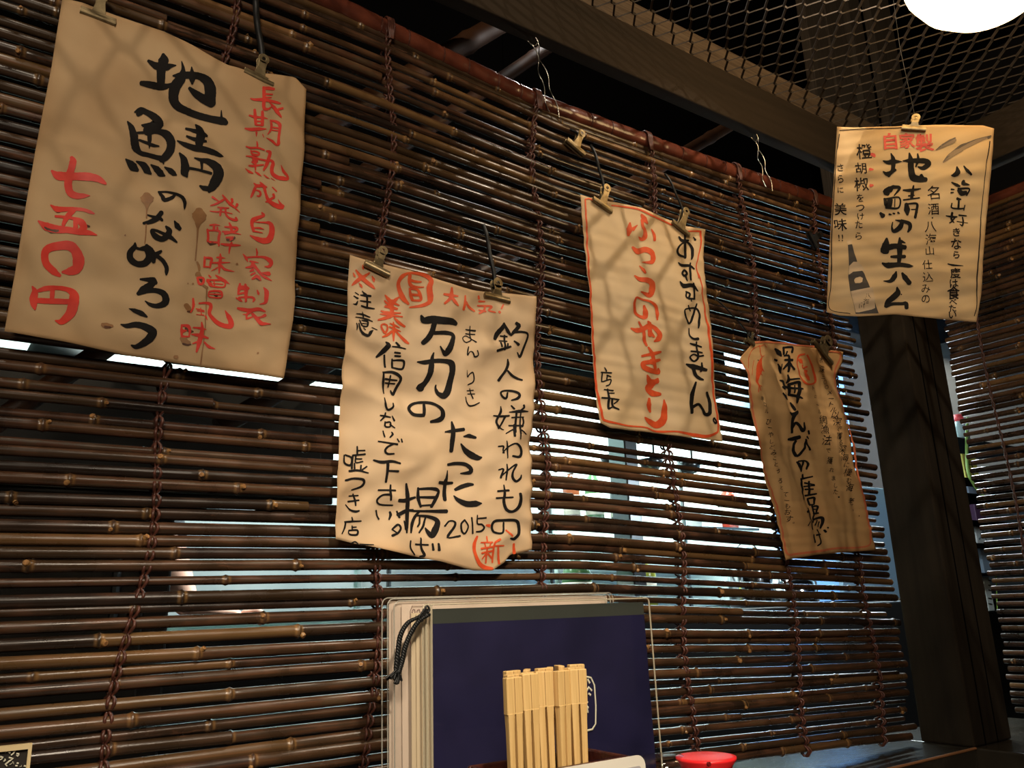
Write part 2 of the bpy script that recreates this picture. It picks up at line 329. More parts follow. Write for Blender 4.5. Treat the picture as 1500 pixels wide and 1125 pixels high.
# ------------------------------------------------------------------ bamboo rods
def rod_mesh(L, r, seed, cut0=False, cut1=False, span=.24):
    """rod along +X from 0 to L; nodes, stubs, slight kinks"""
    rng = random.Random(seed); nodes = []; x = rng.uniform(.01, span * .9)
    while x < L - .01: nodes.append(x); x += span * rng.uniform(.6, 1.15)
    xs = {0., L}
    for q in nodes:
        for d in (-.012, -.005, -.0028, -.0012, 0, .0012, .0028, .005, .012): xs.add(min(max(q + d, 0), L))
    k = 0.
    while k < L: xs.add(k); k += .045
    xs = sorted(xs); kink = [(q, rng.uniform(-.010, .010), rng.uniform(-.008, .008)) for q in nodes]
    pts = []; rad = []; ti = []
    base = [rng.uniform(0, .08) if rng.random() < .8 else rng.uniform(.08, .30) for _ in range(len(nodes) + 1)]
    y = z = 0.; sy = sz = 0.; lx = 0.; rr = rng.uniform(.96, 1.04)
    for x in xs:
        dn = min([abs(x - q) for q in nodes], default=1.); seg = sum(1 for q in nodes if q < x)
        ky = sum(a * max(0, x - q) for q, a, b in kink); kz = sum(b * max(0, x - q) for q, a, b in kink)
        y = ky - (x / L) * sum(a * (L - q) for q, a, b in kink); z = kz - (x / L) * sum(b * (L - q) for q, a, b in kink)
        bul = 1 + (.22 * math.exp(-(dn / .0014) ** 2) + .07 * math.exp(-(dn / .009) ** 2)) - .07 * math.exp(-((dn - .0040) / .0010) ** 2)
        pts.append((x, max(-.003, min(.003, y)), max(-.0022, min(.0022, z)))); rad.append(r * rr * bul)
        ti.append(min(1., base[seg] + .30 * math.exp(-((dn - .0028) / .0012) ** 2)))
    m = MB(); m.tube(pts, rad, 12, ti, caps=False)
    for end, c in ((0, cut0), (-1, cut1)):
        px = pts[end]; R0 = rad[end]; s = -1 if end == 0 else 1
        ring = [(px[0], px[1] + cos(2 * pi * k / 12) * R0, px[2] + sin(2 * pi * k / 12) * R0) for k in range(12)]
        inner = [(px[0] - s * .0004, px[1] + cos(2 * pi * k / 12) * R0 * .55, px[2] + sin(2 * pi * k / 12) * R0 * .55) for k in range(12)]
        deep = [(px[0] - s * .004, px[1], px[2])]
        fs = [(k, (k + 1) % 12, 12 + (k + 1) % 12, 12 + k) for k in range(12)] + [(12 + k, 12 + (k + 1) % 12, 24) for k in range(12)]
        m.add(ring + inner + deep, fs, 0., 1)
    for q in nodes:                         # pale branch stubs at some nodes
        if rng.random() < .5:
            ang = rng.uniform(-2.5, -.6); d = Vector((rng.choice((-.5, .5)), cos(ang + pi / 2) * 0 - abs(sin(ang)), cos(ang))).normalized()
            iy = min(range(len(xs)), key=lambda i: abs(xs[i] - q)); p0 = Vector(pts[iy]) + Vector((.001, 0, 0))
            sr = r * rng.uniform(.32, .62)
            m.tube([p0 + d * r * .55, p0 + d * r * rng.uniform(1.25, 1.6)], [sr * 1.15, sr * .9], 8, .75, caps=True, mi=0)
            e = p0 + d * (r * 1.62)
            m.tube([e - d * .0004, e], [sr * .85, sr * .7], 8, 1., mi=1)
    return m

# row heights read at x = .65; dz(x) is how the hanging blind sags
Zmid = [.256, .243, .229, .214, .202, .190, .178, .167, .153, .143, .130, .118, .105, .092, .080, .067, .056, .045, .034, .021]
rng = random.Random(3); rows = []
z = .256 + .0128
while z < .678: rows.append(z); z += rng.uniform(.0112, .0134)
rows = rows[::-1] + Zmid
z = .021 - .0123
while z > -.198: rows.append(z); z -= rng.uniform(.0112, .0136)
KX = [-.6, 0., .35, .65, 1.0, 1.32]
def dz(z0, x):
    top = [.040, .030, .024, 0, .004, .020]; mid = [0, -.002, 0, 0, -.011, -.018]; low = [.0, -.001, 0, 0, -.020, -.036]
    if z0 > .22: t = min(1, (z0 - .22) / .46); v = [a + (b - a) * t for a, b in zip(mid, top)]
    else: t = min(1, (.22 - z0) / .42); v = [a + (b - a) * t for a, b in zip(mid, low)]
    return float(np.interp(x, KX, v)) * (.75 if z0 < -.1 else 1)
blind = empty('bamboo_blind', (.65, 0, -.205), 'dark smoked bamboo blind of cord-tied rods hanging from wires, with the papers in front', 'blind')
def place_rod(parent, x0, x1, z0, r, seed, y=0., c0=False, c1=False, fn=dz):
    m = rod_mesh(x1 - x0, r, seed, c0, c1)
    v = []
    for (x, yy, zz) in m.v:
        X = x + x0; v.append((X, yy + y, z0 + zz + fn(z0, X)))
    m.v = v
    o = m.build('bamboo_rod', [BAMBOO, CUT], smooth=True); keep_world(o, parent); return o
rng = random.Random(11); radii = []
for i, z0 in enumerate(rows):
    r = rng.choice([.0042, .0048, .0052, .0055, .0058]) * rng.uniform(.95, 1.05)
    gap = min([abs(z0 - q) for q in rows if q != z0]); r = min(r, gap * .475)
    radii.append(r)
    xe = 1.303 + rng.uniform(-.012, .010) - (.006 if i % 5 == 0 else 0)
    jy = rng.uniform(-.0012, .0012)
    if rng.random() < .38:
        xb = rng.uniform(.05, 1.15)
        place_rod(blind, -.62, xb, z0, r, 100 + i, jy - .0010, c1=True)
        place_rod(blind, xb - .05, xe, z0 - .001, r * rng.uniform(.72, .92), 400 + i, jy + .0050, c0=True, c1=True)
    else:
        place_rod(blind, -.62, xe, z0, r, 100 + i, jy, c1=True)
# top hem: a rod wrapped in reddish tape, pinched into short sleeves
zt = .700
def topz(x): return float(np.interp(x, [-.6, 0, .32, .63, .9, 1.28], [.738, .730, .719, .692, .698, .715]))
m = MB(); rg = random.Random(5); seams = []; x = -.6
while x < 1.3: seams.append(x); x += rg.uniform(.035, .055)
pts = []; rad = []; n_ = 420
for i in range(n_ + 1):
    x = -.62 + (1.302 + .62) * i / n_; dn = min(abs(x - q) for q in seams)
    pts.append((x, 0, topz(x) - .006)); rad.append(.0125 - .0018 * math.exp(-(dn / .003) ** 2) + .0006 * noise.noise(Vector((x * 60, 1, 2))))
m.tube(pts, rad, 16, flat=.62)
keep_world(m.build('hem_sleeve', HEM, smooth=True), blind)
for q in seams[1:]:
    if rg.random() < .8:
        mm = MB(); mm.tube([(q, 0, topz(q) - .006), (q + .0016, 0, topz(q) - .006)], .0122, 14, flat=.66); keep_world(mm.build('hem_ring', CORD, smooth=True), blind)
# cords: chained pairs of twisted strands in front of and behind the rods
def cord_x(k, z):
    top = [.197, .388, .606, .824, 1.034, 1.232][k]; bot = [.128, .368, .588, .813, 1.037, 1.222][k]
    t = (z + .2) / .9
    return bot + (top - bot) * min(1, max(0, t)) + (.006 * sin(z * 23 + k * 2))
rodz = sorted([z for z in rows])
for k in range(6):
    m = MB()
    for s, side in ((-1, -1), (1, -1), (-1, 1), (1, 1)):
        pts = []
        zz = [rodz[0] - .008]
        for a, b in zip(rodz, rodz[1:]): zz += [a, a + (b - a) * .25, (a + b) / 2, a + (b - a) * .75]
        zz += [rodz[-1], rodz[-1] + .008]
        for j, z0 in enumerate(zz):
            dn = min(range(len(rows)), key=lambda i: abs(rows[i] - z0)); d = abs(rows[dn] - z0); r = radii[dn]
            near = max(0., 1 - (d / .0062) ** 2)
            x = cord_x(k, z0); ph = (j % 4) / 4 * 2 * pi
            off = s * (.0006 + .0022 * near)
            if side < 0: y = -(.0015 + (r + .0016) * near + (.0008 * s * (1 - near)))
            else: y = (.0015 + (r + .0016) * near)
            pts.append((x + off, y, z0 + dz(z0, x)))
        pts[-1] = (pts[-1][0], pts[-1][1], topz(pts[-1][0]) - .004)
        m.tube(pts, [.0015 * (1 + .18 * noise.noise(Vector((q[2] * 200, s, side)))) for q in pts], 6)
    xt = cord_x(k, .7)
    for dx in (-.0035, -.001, .0015, .004):   # wraps over the hem
        arc = [(xt + dx, -.0105 * cos(a), topz(xt) - .006 + .0145 * sin(a)) for a in [j * pi / 10 - .35 for j in range(14)]]
        m.tube([(xt + dx * .5, -.011, topz(xt) - .028)] + arc, .0015, 6)
    keep_world(m.build('cord', CORD, smooth=True), blind)
# second blind on the side wall (runs towards the camera)
sb = empty('bamboo_blind', (1.60, -.35, -.2), 'second bamboo blind running towards the camera right of the dark column', 'blind')
rng = random.Random(21); z = .72; i = 0
while z > -.215:
    r = rng.uniform(.0046, .0056) if z > .34 else rng.uniform(.0040, .0050)
    m = rod_mesh(.66, r, 900 + i, True, False)
    ye = -.015 - rng.uniform(0, .008)
    m.v = [(1.60 + yy, ye - x, z + zz - .10 * max(0, z - .2) * 0) for (x, yy, zz) in m.v]
    o = m.build('bamboo_rod', [BAMBOO, CUT], smooth=True); keep_world(o, sb)
    z -= rng.uniform(.0108, .0125) if z > .34 else rng.uniform(.0128, .0148); i += 1
for y0 in (-.085, -.29, -.5):
    m = MB()
    for s in (-1, 1):
        m.tube([(1.60 - .0062 - .001 * sin(j * 2.1), y0 + s * (.0012 + .0010 * sin(j * 1.3)) + .004 * sin(j * .05), -.21 + j * .004) for j in range(233)], .0013, 6)
    keep_world(m.build('cord', CORD, smooth=True), sb)
m = MB(); m.tube([(1.60, -.012, .732), (1.60, -.68, .732)], .011, 12, flat=.6); keep_world(m.build('hem_sleeve', HEM, smooth=True), sb)

# wires from the beam to the blind
for (a, b_, lab) in (((781, 57), (803, 146), 'left silver wire hook tying the blind to the beam, above the torn cream paper'),
                     ((1106, 205), (1119, 285), 'right silver wire hook tying the blind to the beam, nearer the column')):
    xa = onY(*a, 0)[0]; xb = onY(*b_, 0)[0]; zb_ = topz(xb)
    root = empty('wire_hook', (xa, 0, .79), lab, 'wire')
    for s in (-1, 1):
        m = MB(); pts = []
        for j in range(26):
            t = j / 25; tw = .0045 * sin(t * 15) * (1 - t)
            pts.append((xa + (xb - xa) * t + s * (.002 + .008 * t) + s * tw, -.002 * cos(t * 15) * s - .012 * t, .792 + (zb_ - .028 - .792) * t))
        m.tube(pts, .0008, 6); keep_world(m.build('strand', WIRE, smooth=True), root)
    m = MB(); m.tube([(xa - .010, 0, .780), (xa - .004, -.002, .774), (xa + .003, 0, .778), (xa + .010, -.001, .789)], .0008, 6); keep_world(m.build('twisted_end', WIRE, smooth=True), root)
# ------------------------------------------------------------------ brush strokes of the signs: x,y,half-width triplets per stroke
STROKES = [
(1,'ink',170,70,7.5,"350,160,18 440,215,42 540,225,42 600,215,22 650,212,5|512,88,18 515,150,58 492,250,50 488,340,48 490,430,42|268,402,22 350,415,34 470,435,40 550,428,30 620,392,5|712,170,6 728,260,22 705,350,55 645,440,62 632,560,56 680,640,48 780,690,44 900,735,42 1050,775,40 1170,803,45 1210,825,28|620,318,8 680,320,30 780,318,38 900,330,40 990,385,55 1025,470,62 1032,560,60 1058,620,38|1055,615,42 960,565,42 870,510,34 800,452,16|822,228,6 825,290,24 828,360,36 828,412,10|1155,690,5 1160,760,14|200,714,8 270,690,38 340,715,38 420,770,52 455,840,60 410,890,70 330,930,50|235,742,26 275,725,22|275,862,8 340,880,40 400,890,60|125,812,8 165,880,32 190,970,42 200,1060,46"),
(1,'ink',170,180,7.5,"195,150,44 200,230,46 220,300,36|205,265,44 260,335,24 350,362,24 440,387,26 500,405,30 520,460,6|230,118,14 330,118,16 450,118,24 540,150,44 590,230,46 583,320,46 530,390,42 490,415,30|360,120,25 362,200,24 360,292,5|250,200,13 330,232,17 400,260,20 465,270,8|110,388,8 160,440,38 195,480,46 240,515,18|225,420,8 300,465,34 340,520,38 385,560,10|380,465,8 440,510,34 490,560,36 535,585,8|530,492,8 590,530,30 630,562,28 660,578,8|872,28,12 905,75,42 920,150,52 905,215,48 900,270,40|760,78,14 830,100,22 930,130,34 985,160,18|765,172,14 840,200,20 920,215,24 975,225,14|660,225,8 740,265,26 850,300,36 950,310,34 1060,345,30 1130,378,20 1165,390,5|685,355,10 730,420,34 750,500,46 750,555,46 775,600,12|848,412,8 920,432,22 1000,448,38 1085,510,54 1108,590,58 1075,670,58 1035,735,42 1010,772,14|1020,742,26 960,728,28 915,700,10|925,450,18 928,530,12|800,515,14 900,538,12 1030,580,15|470,760,14 505,820,24 522,865,24 600,838,22 640,800,14|465,758,10 560,762,13 660,790,18 720,830,22 742,890,22 738,945,14 735,975,5|340,1018,8 420,1045,18 480,1060,18 505,1080,12|490,1000,26 440,1060,30 370,1095,26 295,1112,14"),
(1,'ink',170,330,7.5,"635,-35,8 665,10,28 700,45,20|545,15,12 582,60,34 562,115,36 500,152,30 425,122,34 385,68,18 430,62,14 520,95,18 600,130,24 670,182,10|205,200,8 200,240,28 155,300,34 165,370,36 235,418,32 320,410,38 368,340,42 330,262,34 255,262,14 205,245,14|330,225,18 370,275,40 400,330,48 418,395,22|500,280,14 450,312,26 430,340,24|450,330,22 520,380,22 562,450,24 562,500,22 560,532,10|270,585,10 350,592,24 410,605,42 440,630,22|430,612,30 370,662,42 300,708,46 245,745,20|250,740,24 340,715,26 440,715,28 520,750,34 545,820,40 518,870,38 440,890,28 370,868,20 322,828,6|145,910,4 200,930,22 280,965,28 340,1005,10"),
(1,'ink',160,400,7.5,"135,555,8 200,572,28 300,560,34 400,590,40 475,650,50 440,720,46 370,770,36 300,797,24 250,780,8"),
(1,'red',30,220,7.5,"345,215,12 410,265,46 500,275,48 620,275,42 740,285,44 840,312,36 900,350,26 935,375,12|565,65,20 580,110,40 560,200,38 535,280,44 528,370,44 552,450,40 620,485,34 700,490,26 765,490,4|335,592,8 400,632,36 480,630,28 600,625,20 700,640,18 770,670,18 812,690,8|590,640,28 540,690,32 495,760,26 470,820,20|385,720,14 470,722,18 580,735,20 665,780,42 695,850,40 660,890,36|605,750,22 605,850,28|195,785,10 280,840,46 400,870,44 520,880,38 640,905,36 750,915,30 835,940,6"),
(1,'dark',30,220,7.5,"270,850,14 340,885,30 410,885,16|405,655,22 430,655,18|715,825,16 755,838,14"),
(1,'red',30,345,7.5,"440,425,18 370,380,40 285,300,42 268,200,42 305,140,42 400,112,44 530,112,48 602,170,48 640,270,66 620,350,56 545,378,42 465,385,12|130,565,10 155,620,34 140,710,48 145,780,34 155,825,10|190,612,18 280,582,30 400,570,26 520,585,30 590,640,54 582,740,60 555,840,55 490,915,42 440,948,34 380,938,6|352,600,28 345,700,24|150,722,30 280,722,32 400,722,30 540,725,28"),
(1,'stain',30,345,7.5,"900,975,20 950,985,34 1015,985,14"),
(1,'dark',30,345,7.5,"930,1000,14 990,1003,10"),
(1,'red',340,120,10.714,"480,112,24 485,200,28 485,300,28 480,400,26 505,445,26 560,445,16 600,412,8|470,125,20 560,125,28 640,140,20|500,215,14 560,218,14 620,220,10|500,265,12 600,268,10|275,280,8 340,300,18 480,305,28 600,325,24 700,350,20 745,365,10|575,350,8 640,420,28 700,500,30 760,575,10|780,435,16 720,450,18 690,458,8|260,535,12 350,560,20 480,572,14 548,590,6|345,450,20 355,550,26 365,680,22|465,480,20 470,580,26 465,690,26|370,628,12 470,630,12|370,685,15 460,690,15|200,735,12 300,755,28 420,750,28 525,750,8|375,800,18 372,870,5|470,835,6 487,880,8|590,610,10 610,680,20 600,760,18 550,835,8|600,620,14 680,640,20 735,690,26 735,780,20 725,880,20 722,970,28 690,995,16 620,940,22 530,893,6|620,722,12 720,740,12|620,765,10 720,780,10"),
(1,'red',340,205,10.714,"378,38,8 388,90,16 388,125,12|210,112,8 280,135,16 400,135,14 500,165,10|290,172,12 315,225,16 400,240,18 425,212,12 370,188,12 300,182,10|220,250,8 320,265,16 440,300,14 560,320,14|330,300,24 390,312,28 350,350,28 310,340,10|370,350,20 370,470,12|265,400,12 320,405,20 430,390,14 500,382,10|535,180,12 590,200,26 578,280,26 550,370,30 500,465,14|560,310,14 630,322,20 650,365,30 630,440,28 650,520,30 730,575,32 820,590,36 885,595,22 880,540,20 820,470,24 780,380,5|200,458,6 260,510,26 320,530,12|362,498,10 410,530,20 455,562,10|505,540,8 545,570,14 590,592,6|620,585,6 680,622,5|320,705,8 370,745,26 460,740,26 530,755,12|350,760,20 320,830,24 290,900,16 275,930,5|340,810,8 410,830,16 428,880,18 400,910,16 370,900,8|425,685,14 480,750,28 510,860,20 550,960,30 620,1020,36 710,1060,42 780,1078,26|712,945,5 745,1010,18 790,1055,24|635,870,22 648,912,18 600,940,18 560,980,28 505,995,8|632,743,12 692,812,14"),
(1,'red',330,300,10.714,"555,145,12 590,185,20 500,220,28 420,260,36 398,330,26 425,440,22|450,292,8 600,295,14 680,305,28 713,370,40 710,470,46 660,570,50 580,590,46 480,562,34 370,510,10|440,387,12 520,387,16 588,405,5|440,442,14 562,465,7|470,700,6 490,760,16 488,810,10|278,770,6 330,830,22 360,885,6|340,822,12 480,820,12 600,830,18 690,880,34 715,930,30 680,972,22 615,970,6|390,880,12 450,890,12 520,908,6|440,900,28 420,960,26 330,972,8"),
(1,'red',330,385,10.714,"450,30,26 520,120,20 570,190,16|440,100,26 398,122,12|470,150,16 410,180,12|500,200,26 430,245,16|520,215,26 560,270,10|560,158,8 680,165,24 682,200,12 600,172,10|570,190,16 640,240,20 720,288,6|240,318,16 225,400,28 200,480,12|320,330,18 330,420,32 322,500,26 320,610,16|230,380,36 330,390,40 370,400,18|200,490,16 290,470,16 340,480,12|168,548,8 230,580,20 262,605,8|210,542,12 340,540,16 420,545,18 450,580,22 430,612,12|500,430,10 515,480,20 520,505,8|600,388,8 640,460,36 635,560,34 615,635,24 530,658,6|205,700,16 280,720,26 400,740,28 520,730,26 622,772,10|400,760,24 350,800,20 340,870,12|288,795,6 340,800,12|340,870,16 430,842,12|430,790,20 500,870,30 560,950,38 620,960,24 705,970,5|622,825,26 560,850,14 500,850,8"),
(1,'red',280,280,10.714,"318,112,16 370,150,14 420,190,8|290,245,8 370,225,16 470,175,20 500,150,14|475,90,12 520,150,20 590,230,24 660,280,16 745,360,4|620,150,22 625,190,20 600,232,12|705,228,22 690,265,20|400,275,10 480,290,14 570,292,8|285,328,6 380,345,12 480,350,12 625,380,6|450,300,20 440,405,14|518,300,16 525,380,14 570,440,16 650,475,20 705,480,14 680,440,16|285,545,12 360,540,16 435,552,6|350,560,20 350,620,20|400,580,14 405,640,14|250,610,16 265,700,20 262,790,20|250,620,12 430,640,16 430,740,22 435,855,14|280,795,16 420,805,16|580,522,12 605,580,22 620,660,22|510,580,10 600,590,16 690,600,22 700,632,20 640,660,18 520,680,22|480,650,12 620,670,16 760,705,5|540,740,12 640,752,22 600,782,12|470,828,14 560,845,20 700,860,16 765,865,6|625,820,16 605,900,16 600,970,8"),
(1,'dark',280,280,10.714,"265,790,18 310,815,36 380,815,18|560,770,22 620,765,34 665,750,18"),
(1,'red',260,370,10.714,"425,60,12 430,130,20 425,212,16|430,72,14 540,90,20 530,150,22 522,222,12|430,210,14 530,210,10|620,72,12 680,70,16 755,80,5|560,150,12 680,150,16 830,145,6|675,15,10 680,80,24 670,180,26 668,305,8|640,220,10 545,270,5|690,190,18 760,250,18 900,285,5|315,390,18 340,490,20 400,480,20 410,400,20 330,385,16|500,340,10 532,372,16|615,335,10 690,390,32 760,430,26 830,480,4|470,425,20 560,420,16 740,422,16 735,530,12 520,520,16 490,450,20|580,432,10 585,520,10|560,480,8 720,482,8|500,612,14 600,600,16 690,620,18 685,700,12 500,690,10 490,620,10|500,650,10 680,655,12|470,440,22 530,500,24"),
(1,'dark',260,370,10.714,"350,400,26 385,440,24 400,480,16|480,430,24 520,480,24|580,650,20 620,680,18|1230,380,18 1290,430,14"),
(1,'red',250,430,10.714,"355,75,16 360,170,24 342,240,16 300,312,10|450,147,12 540,140,16 620,152,26 640,200,30 612,300,28 660,390,33 740,470,40 840,513,40 930,515,44 948,440,44 920,350,40 868,248,5|400,240,10 480,250,12 530,262,8|410,272,8 530,282,8|475,220,8 480,330,8|395,340,6 520,342,10|160,507,14 160,590,20 170,680,16|160,512,14 260,530,28 290,600,22 280,680,12|170,680,18 290,685,10|180,600,28 240,592,8|470,470,12 480,560,26 470,660,38 438,780,36 400,920,14|340,550,10 440,560,18 540,580,8|320,650,10 450,670,32 580,710,12|430,760,18 340,790,10|520,770,12 590,840,26 690,875,5|545,360,16 565,420,8"),
(1,'stain',250,430,10.714,"570,0,8 565,120,8 560,300,8 535,400,8 530,520,8 515,620,8 510,780,9 490,900,10 480,1010,12 473,1110,12|240,190,45 270,240,50 290,280,36|180,700,46 230,760,50 290,780,26|70,985,24 105,990,30|1365,935,18"),
(1,'dark',250,430,10.714,"250,300,12 310,290,20 345,240,12|230,560,26 290,600,26 340,610,12|190,790,14 260,810,14 310,800,10"),
(1,'stain',170,180,7.5,"335,795,40 335,830,74 335,870,66 335,905,30|335,900,30 332,960,9 330,1050,7|905,975,44 905,1020,84 900,1065,76 893,1110,36|890,1110,34 893,1170,12"),
(1,'stain',170,330,7.5,"325,0,8 320,100,6 312,205,6|893,20,12 888,200,7 875,380,8|895,400,12 915,450,16 918,490,12|900,530,32 930,570,22|960,660,14 1000,690,16|995,700,9 995,800,8|95,115,10|845,640,12|790,635,7|1335,415,14"),
# --- cream torn sheet
(2,'orange',500,380,10.714,"235,162,12 320,270,34 400,350,32 480,420,28 522,465,8|450,205,12 370,260,26 270,320,32 195,380,20 165,410,6|345,80,8 350,120,20 350,150,8|190,205,6 210,250,18 225,275,6|488,260,8 510,310,26 515,352,8|285,370,6 310,410,22 325,440,10|1050,700,18 960,600,42 902,450,30 900,350,26 960,262,30 1060,220,16 1200,225,26 1320,262,34 1400,340,34 1372,450,46 1385,600,46 1368,680,32 1250,730,26 1070,755,12|1070,255,28 1060,350,28 1090,420,28 1180,440,16 1285,440,8|1090,335,22 1170,355,20 1245,358,12|1060,460,12 1080,560,26 1110,640,24|1060,467,14 1180,480,20 1230,560,26 1240,640,20 1110,645,16|1100,555,18 1200,565,20"),
(2,'ink',500,380,10.714,"210,522,8 260,562,10|185,582,8 240,625,18|235,670,8 205,725,20 165,715,6|325,500,8 350,540,12|290,567,10 370,575,22 455,580,16|345,530,16 390,590,20 385,760,16|275,667,10 360,675,14 450,675,14|285,750,12 370,770,18 510,780,10|305,840,5 320,880,14 330,930,12|210,872,8 320,880,14 440,915,8|195,927,8 300,932,10 400,950,14 480,980,8|262,970,12 300,1050,16|300,967,10 400,985,18 388,1060,14 310,1060,12|310,1017,8 390,1022,8"),
(2,'ink',500,430,10.714,"205,490,10 215,540,14 205,595,8|245,490,12 270,590,20 320,650,24 400,675,22 440,620,26 478,590,8|325,552,8 355,585,10|465,545,8 545,580,8"),
(2,'orange',500,430,10.714,"685,22,8 730,80,28 772,120,26|900,60,12 850,100,28 800,150,26|680,112,12 740,160,24 820,150,22 910,185,10|690,200,18 780,212,28 880,240,16|620,275,12 720,300,26 930,305,10|610,325,10 720,330,24 960,365,10|795,110,26 798,250,34 792,350,28|790,350,26 680,390,26 570,420,12|830,380,14 900,450,24 998,515,16|670,480,12 620,500,14 630,560,18 680,620,20 720,560,16 710,500,14 665,485,12|760,470,8 850,500,16 920,530,6|750,520,10 850,555,18 940,590,8|815,450,10 830,550,26 825,650,22 820,745,10|800,590,20 720,650,22 635,690,12|840,560,12 920,650,20 1000,740,28 1055,785,14"),
(2,'ink',540,490,7.5,"185,88,10 212,120,30 165,180,28 98,240,12|180,222,10 194,350,12|300,88,10 330,130,16|255,135,8 330,145,11 400,160,7|280,202,10 335,212,10|285,237,10 342,244,10|260,268,8 270,360,12|265,282,8 380,292,12 375,375,12 270,360,10|160,412,10 165,520,16 180,640,8|165,417,12 270,410,16 368,470,16 340,560,16 300,642,18 272,600,8|185,487,10 330,495,8|190,527,8 310,530,8|245,450,10 235,565,10|180,692,7 183,770,13 212,825,12 268,800,12 278,750,8|125,890,8 180,896,12 250,905,7|187,860,9 175,900,12 125,950,8|270,892,7 295,940,12|180,960,10 180,1010,10 240,1010,10 245,960,10 190,965,8|240,985,10 295,1022,8"),
(2,'ink',490,580,7.5,"525,388,8 540,455,10|630,397,8 640,420,13 600,460,7|460,507,8 560,520,10 680,535,12|640,530,10 560,570,12 532,610,12 560,645,12 640,640,8|685,475,8 700,505,9|730,475,8 735,510,10|420,710,10 500,735,18 620,727,16 708,745,13|560,750,16 550,950,14|570,832,10 680,835,12|95,655,9 95,740,12 170,762,13 185,680,11 110,652,10|245,557,9 250,640,11|250,602,8 325,602,8|200,652,10 330,642,10|200,660,12 183,800,12|235,662,9 235,730,9 310,720,8|240,690,8 300,692,8|218,742,10 215,800,11|290,762,9 280,820,10|150,830,13 250,820,13 358,850,8|350,777,9 300,812,9|100,935,11 200,912,12 310,925,14 300,990,14 180,1035,6"),
(2,'ink',490,690,7.5,"475,212,10 660,216,10|605,157,10 600,230,14 612,320,10|600,262,12 520,267,10 467,320,12 500,365,10 640,377,8|465,432,10 480,490,10 500,525,10|620,447,12 628,480,16 610,530,8|640,635,10 690,590,12 716,630,10 690,682,12 635,710,14|635,640,8 680,680,8|160,275,8 265,267,8|150,335,10 270,320,10|205,252,9 230,320,12 235,380,8|120,370,6 170,425,11 230,445,15 268,437,9|190,507,6 200,545,10|110,560,10 200,552,10 300,548,7|118,565,10 110,620,11 75,690,7|200,602,8 205,650,9|200,617,8 250,613,7|160,652,9 260,647,10 255,697,12 165,692,9 160,652,8|190,790,6 230,775,8 260,800,8|280,805,9 420,812,6|800,137,12 812,250,26 806,450,26 790,570,22 780,680,10|700,325,18 780,322,22 900,285,12|700,482,20 780,442,22 880,420,8|690,442,10 712,510,12|757,550,8 775,640,18|928,182,10 932,290,19 962,390,12|930,195,12 1060,195,16 1140,220,19 1112,300,20 1070,390,16|940,285,12 1100,290,16|960,377,10 1060,372,10|830,432,12 1000,437,12 1230,442,22|950,442,12 900,500,18 850,590,20 830,680,10|920,482,10 1060,500,18 1140,550,24 1112,650,36 1072,708,32 1030,660,22 1010,622,8|958,502,10 950,570,12 920,610,10|1020,512,10 990,600,14 930,675,10|820,770,9 820,850,10 870,922,9|880,807,10 1025,812,10|940,737,9 950,850,14 982,925,18 930,940,9|1070,800,10 1075,870,12|1130,800,11 1127,875,14"),
(2,'orange',600,380,7.5,"370,387,12 440,400,18 520,410,9|455,317,10 450,390,22 430,440,18 375,490,12|450,420,18 490,480,18 520,517,8|605,402,8 600,470,15 580,558,14|610,470,12 640,530,16 700,575,10|757,402,10 760,432,12|760,462,12 820,465,8|742,512,10 880,525,12 852,570,10 915,597,8|820,522,10 800,572,12 750,600,10|750,560,7 820,582,10|1020,502,8 990,550,10|960,590,16 966,600,12"),
(2,'ink',600,380,7.5,"122,622,12 155,670,36 250,665,44 360,680,42 460,690,37 505,710,24|262,715,28 240,790,28 190,870,30 135,925,26|260,815,22 380,815,24 458,842,22 440,920,28 400,1010,36 370,1048,28 332,1010,12 310,970,7|662,735,5 665,850,8 670,890,7 610,915,6 578,870,6 620,840,6 680,880,6 720,915,7|620,770,7 720,785,9|620,815,7 715,825,7|637,965,6 625,1010,8 617,1065,7 650,1020,6 680,1030,7 700,1075,9 740,1060,7 725,1010,6|1018,712,12 1000,760,26 950,820,28 925,880,18|1020,722,14 1070,790,20 1105,830,12|985,847,8 1065,852,10|970,902,8 1060,905,8|1035,840,12 1025,1000,12|985,922,10 990,970,10|1065,932,10 1052,970,10|940,1015,14 1090,967,12|1160,705,16 1190,740,22 1140,800,20 1110,840,9|1150,800,14 1230,800,12 1293,830,12 1270,920,12 1230,1030,16 1200,1072,16 1170,1030,8|1142,902,10 1188,940,18"),
(2,'ink',540,490,7.5,"525,307,8 600,315,24 700,300,24 820,300,24 890,325,32 905,400,32 890,500,34 862,620,36 820,675,36 762,650,24 738,590,12 740,555,8|695,212,8 682,260,18 670,350,30 655,450,30 620,530,28 572,580,40 590,585,36|605,770,12 595,880,18 580,892,18 490,880,20 452,820,17 480,770,17 540,745,15 640,750,18 740,780,16 802,830,22 810,900,26 770,940,28 680,960,15"),
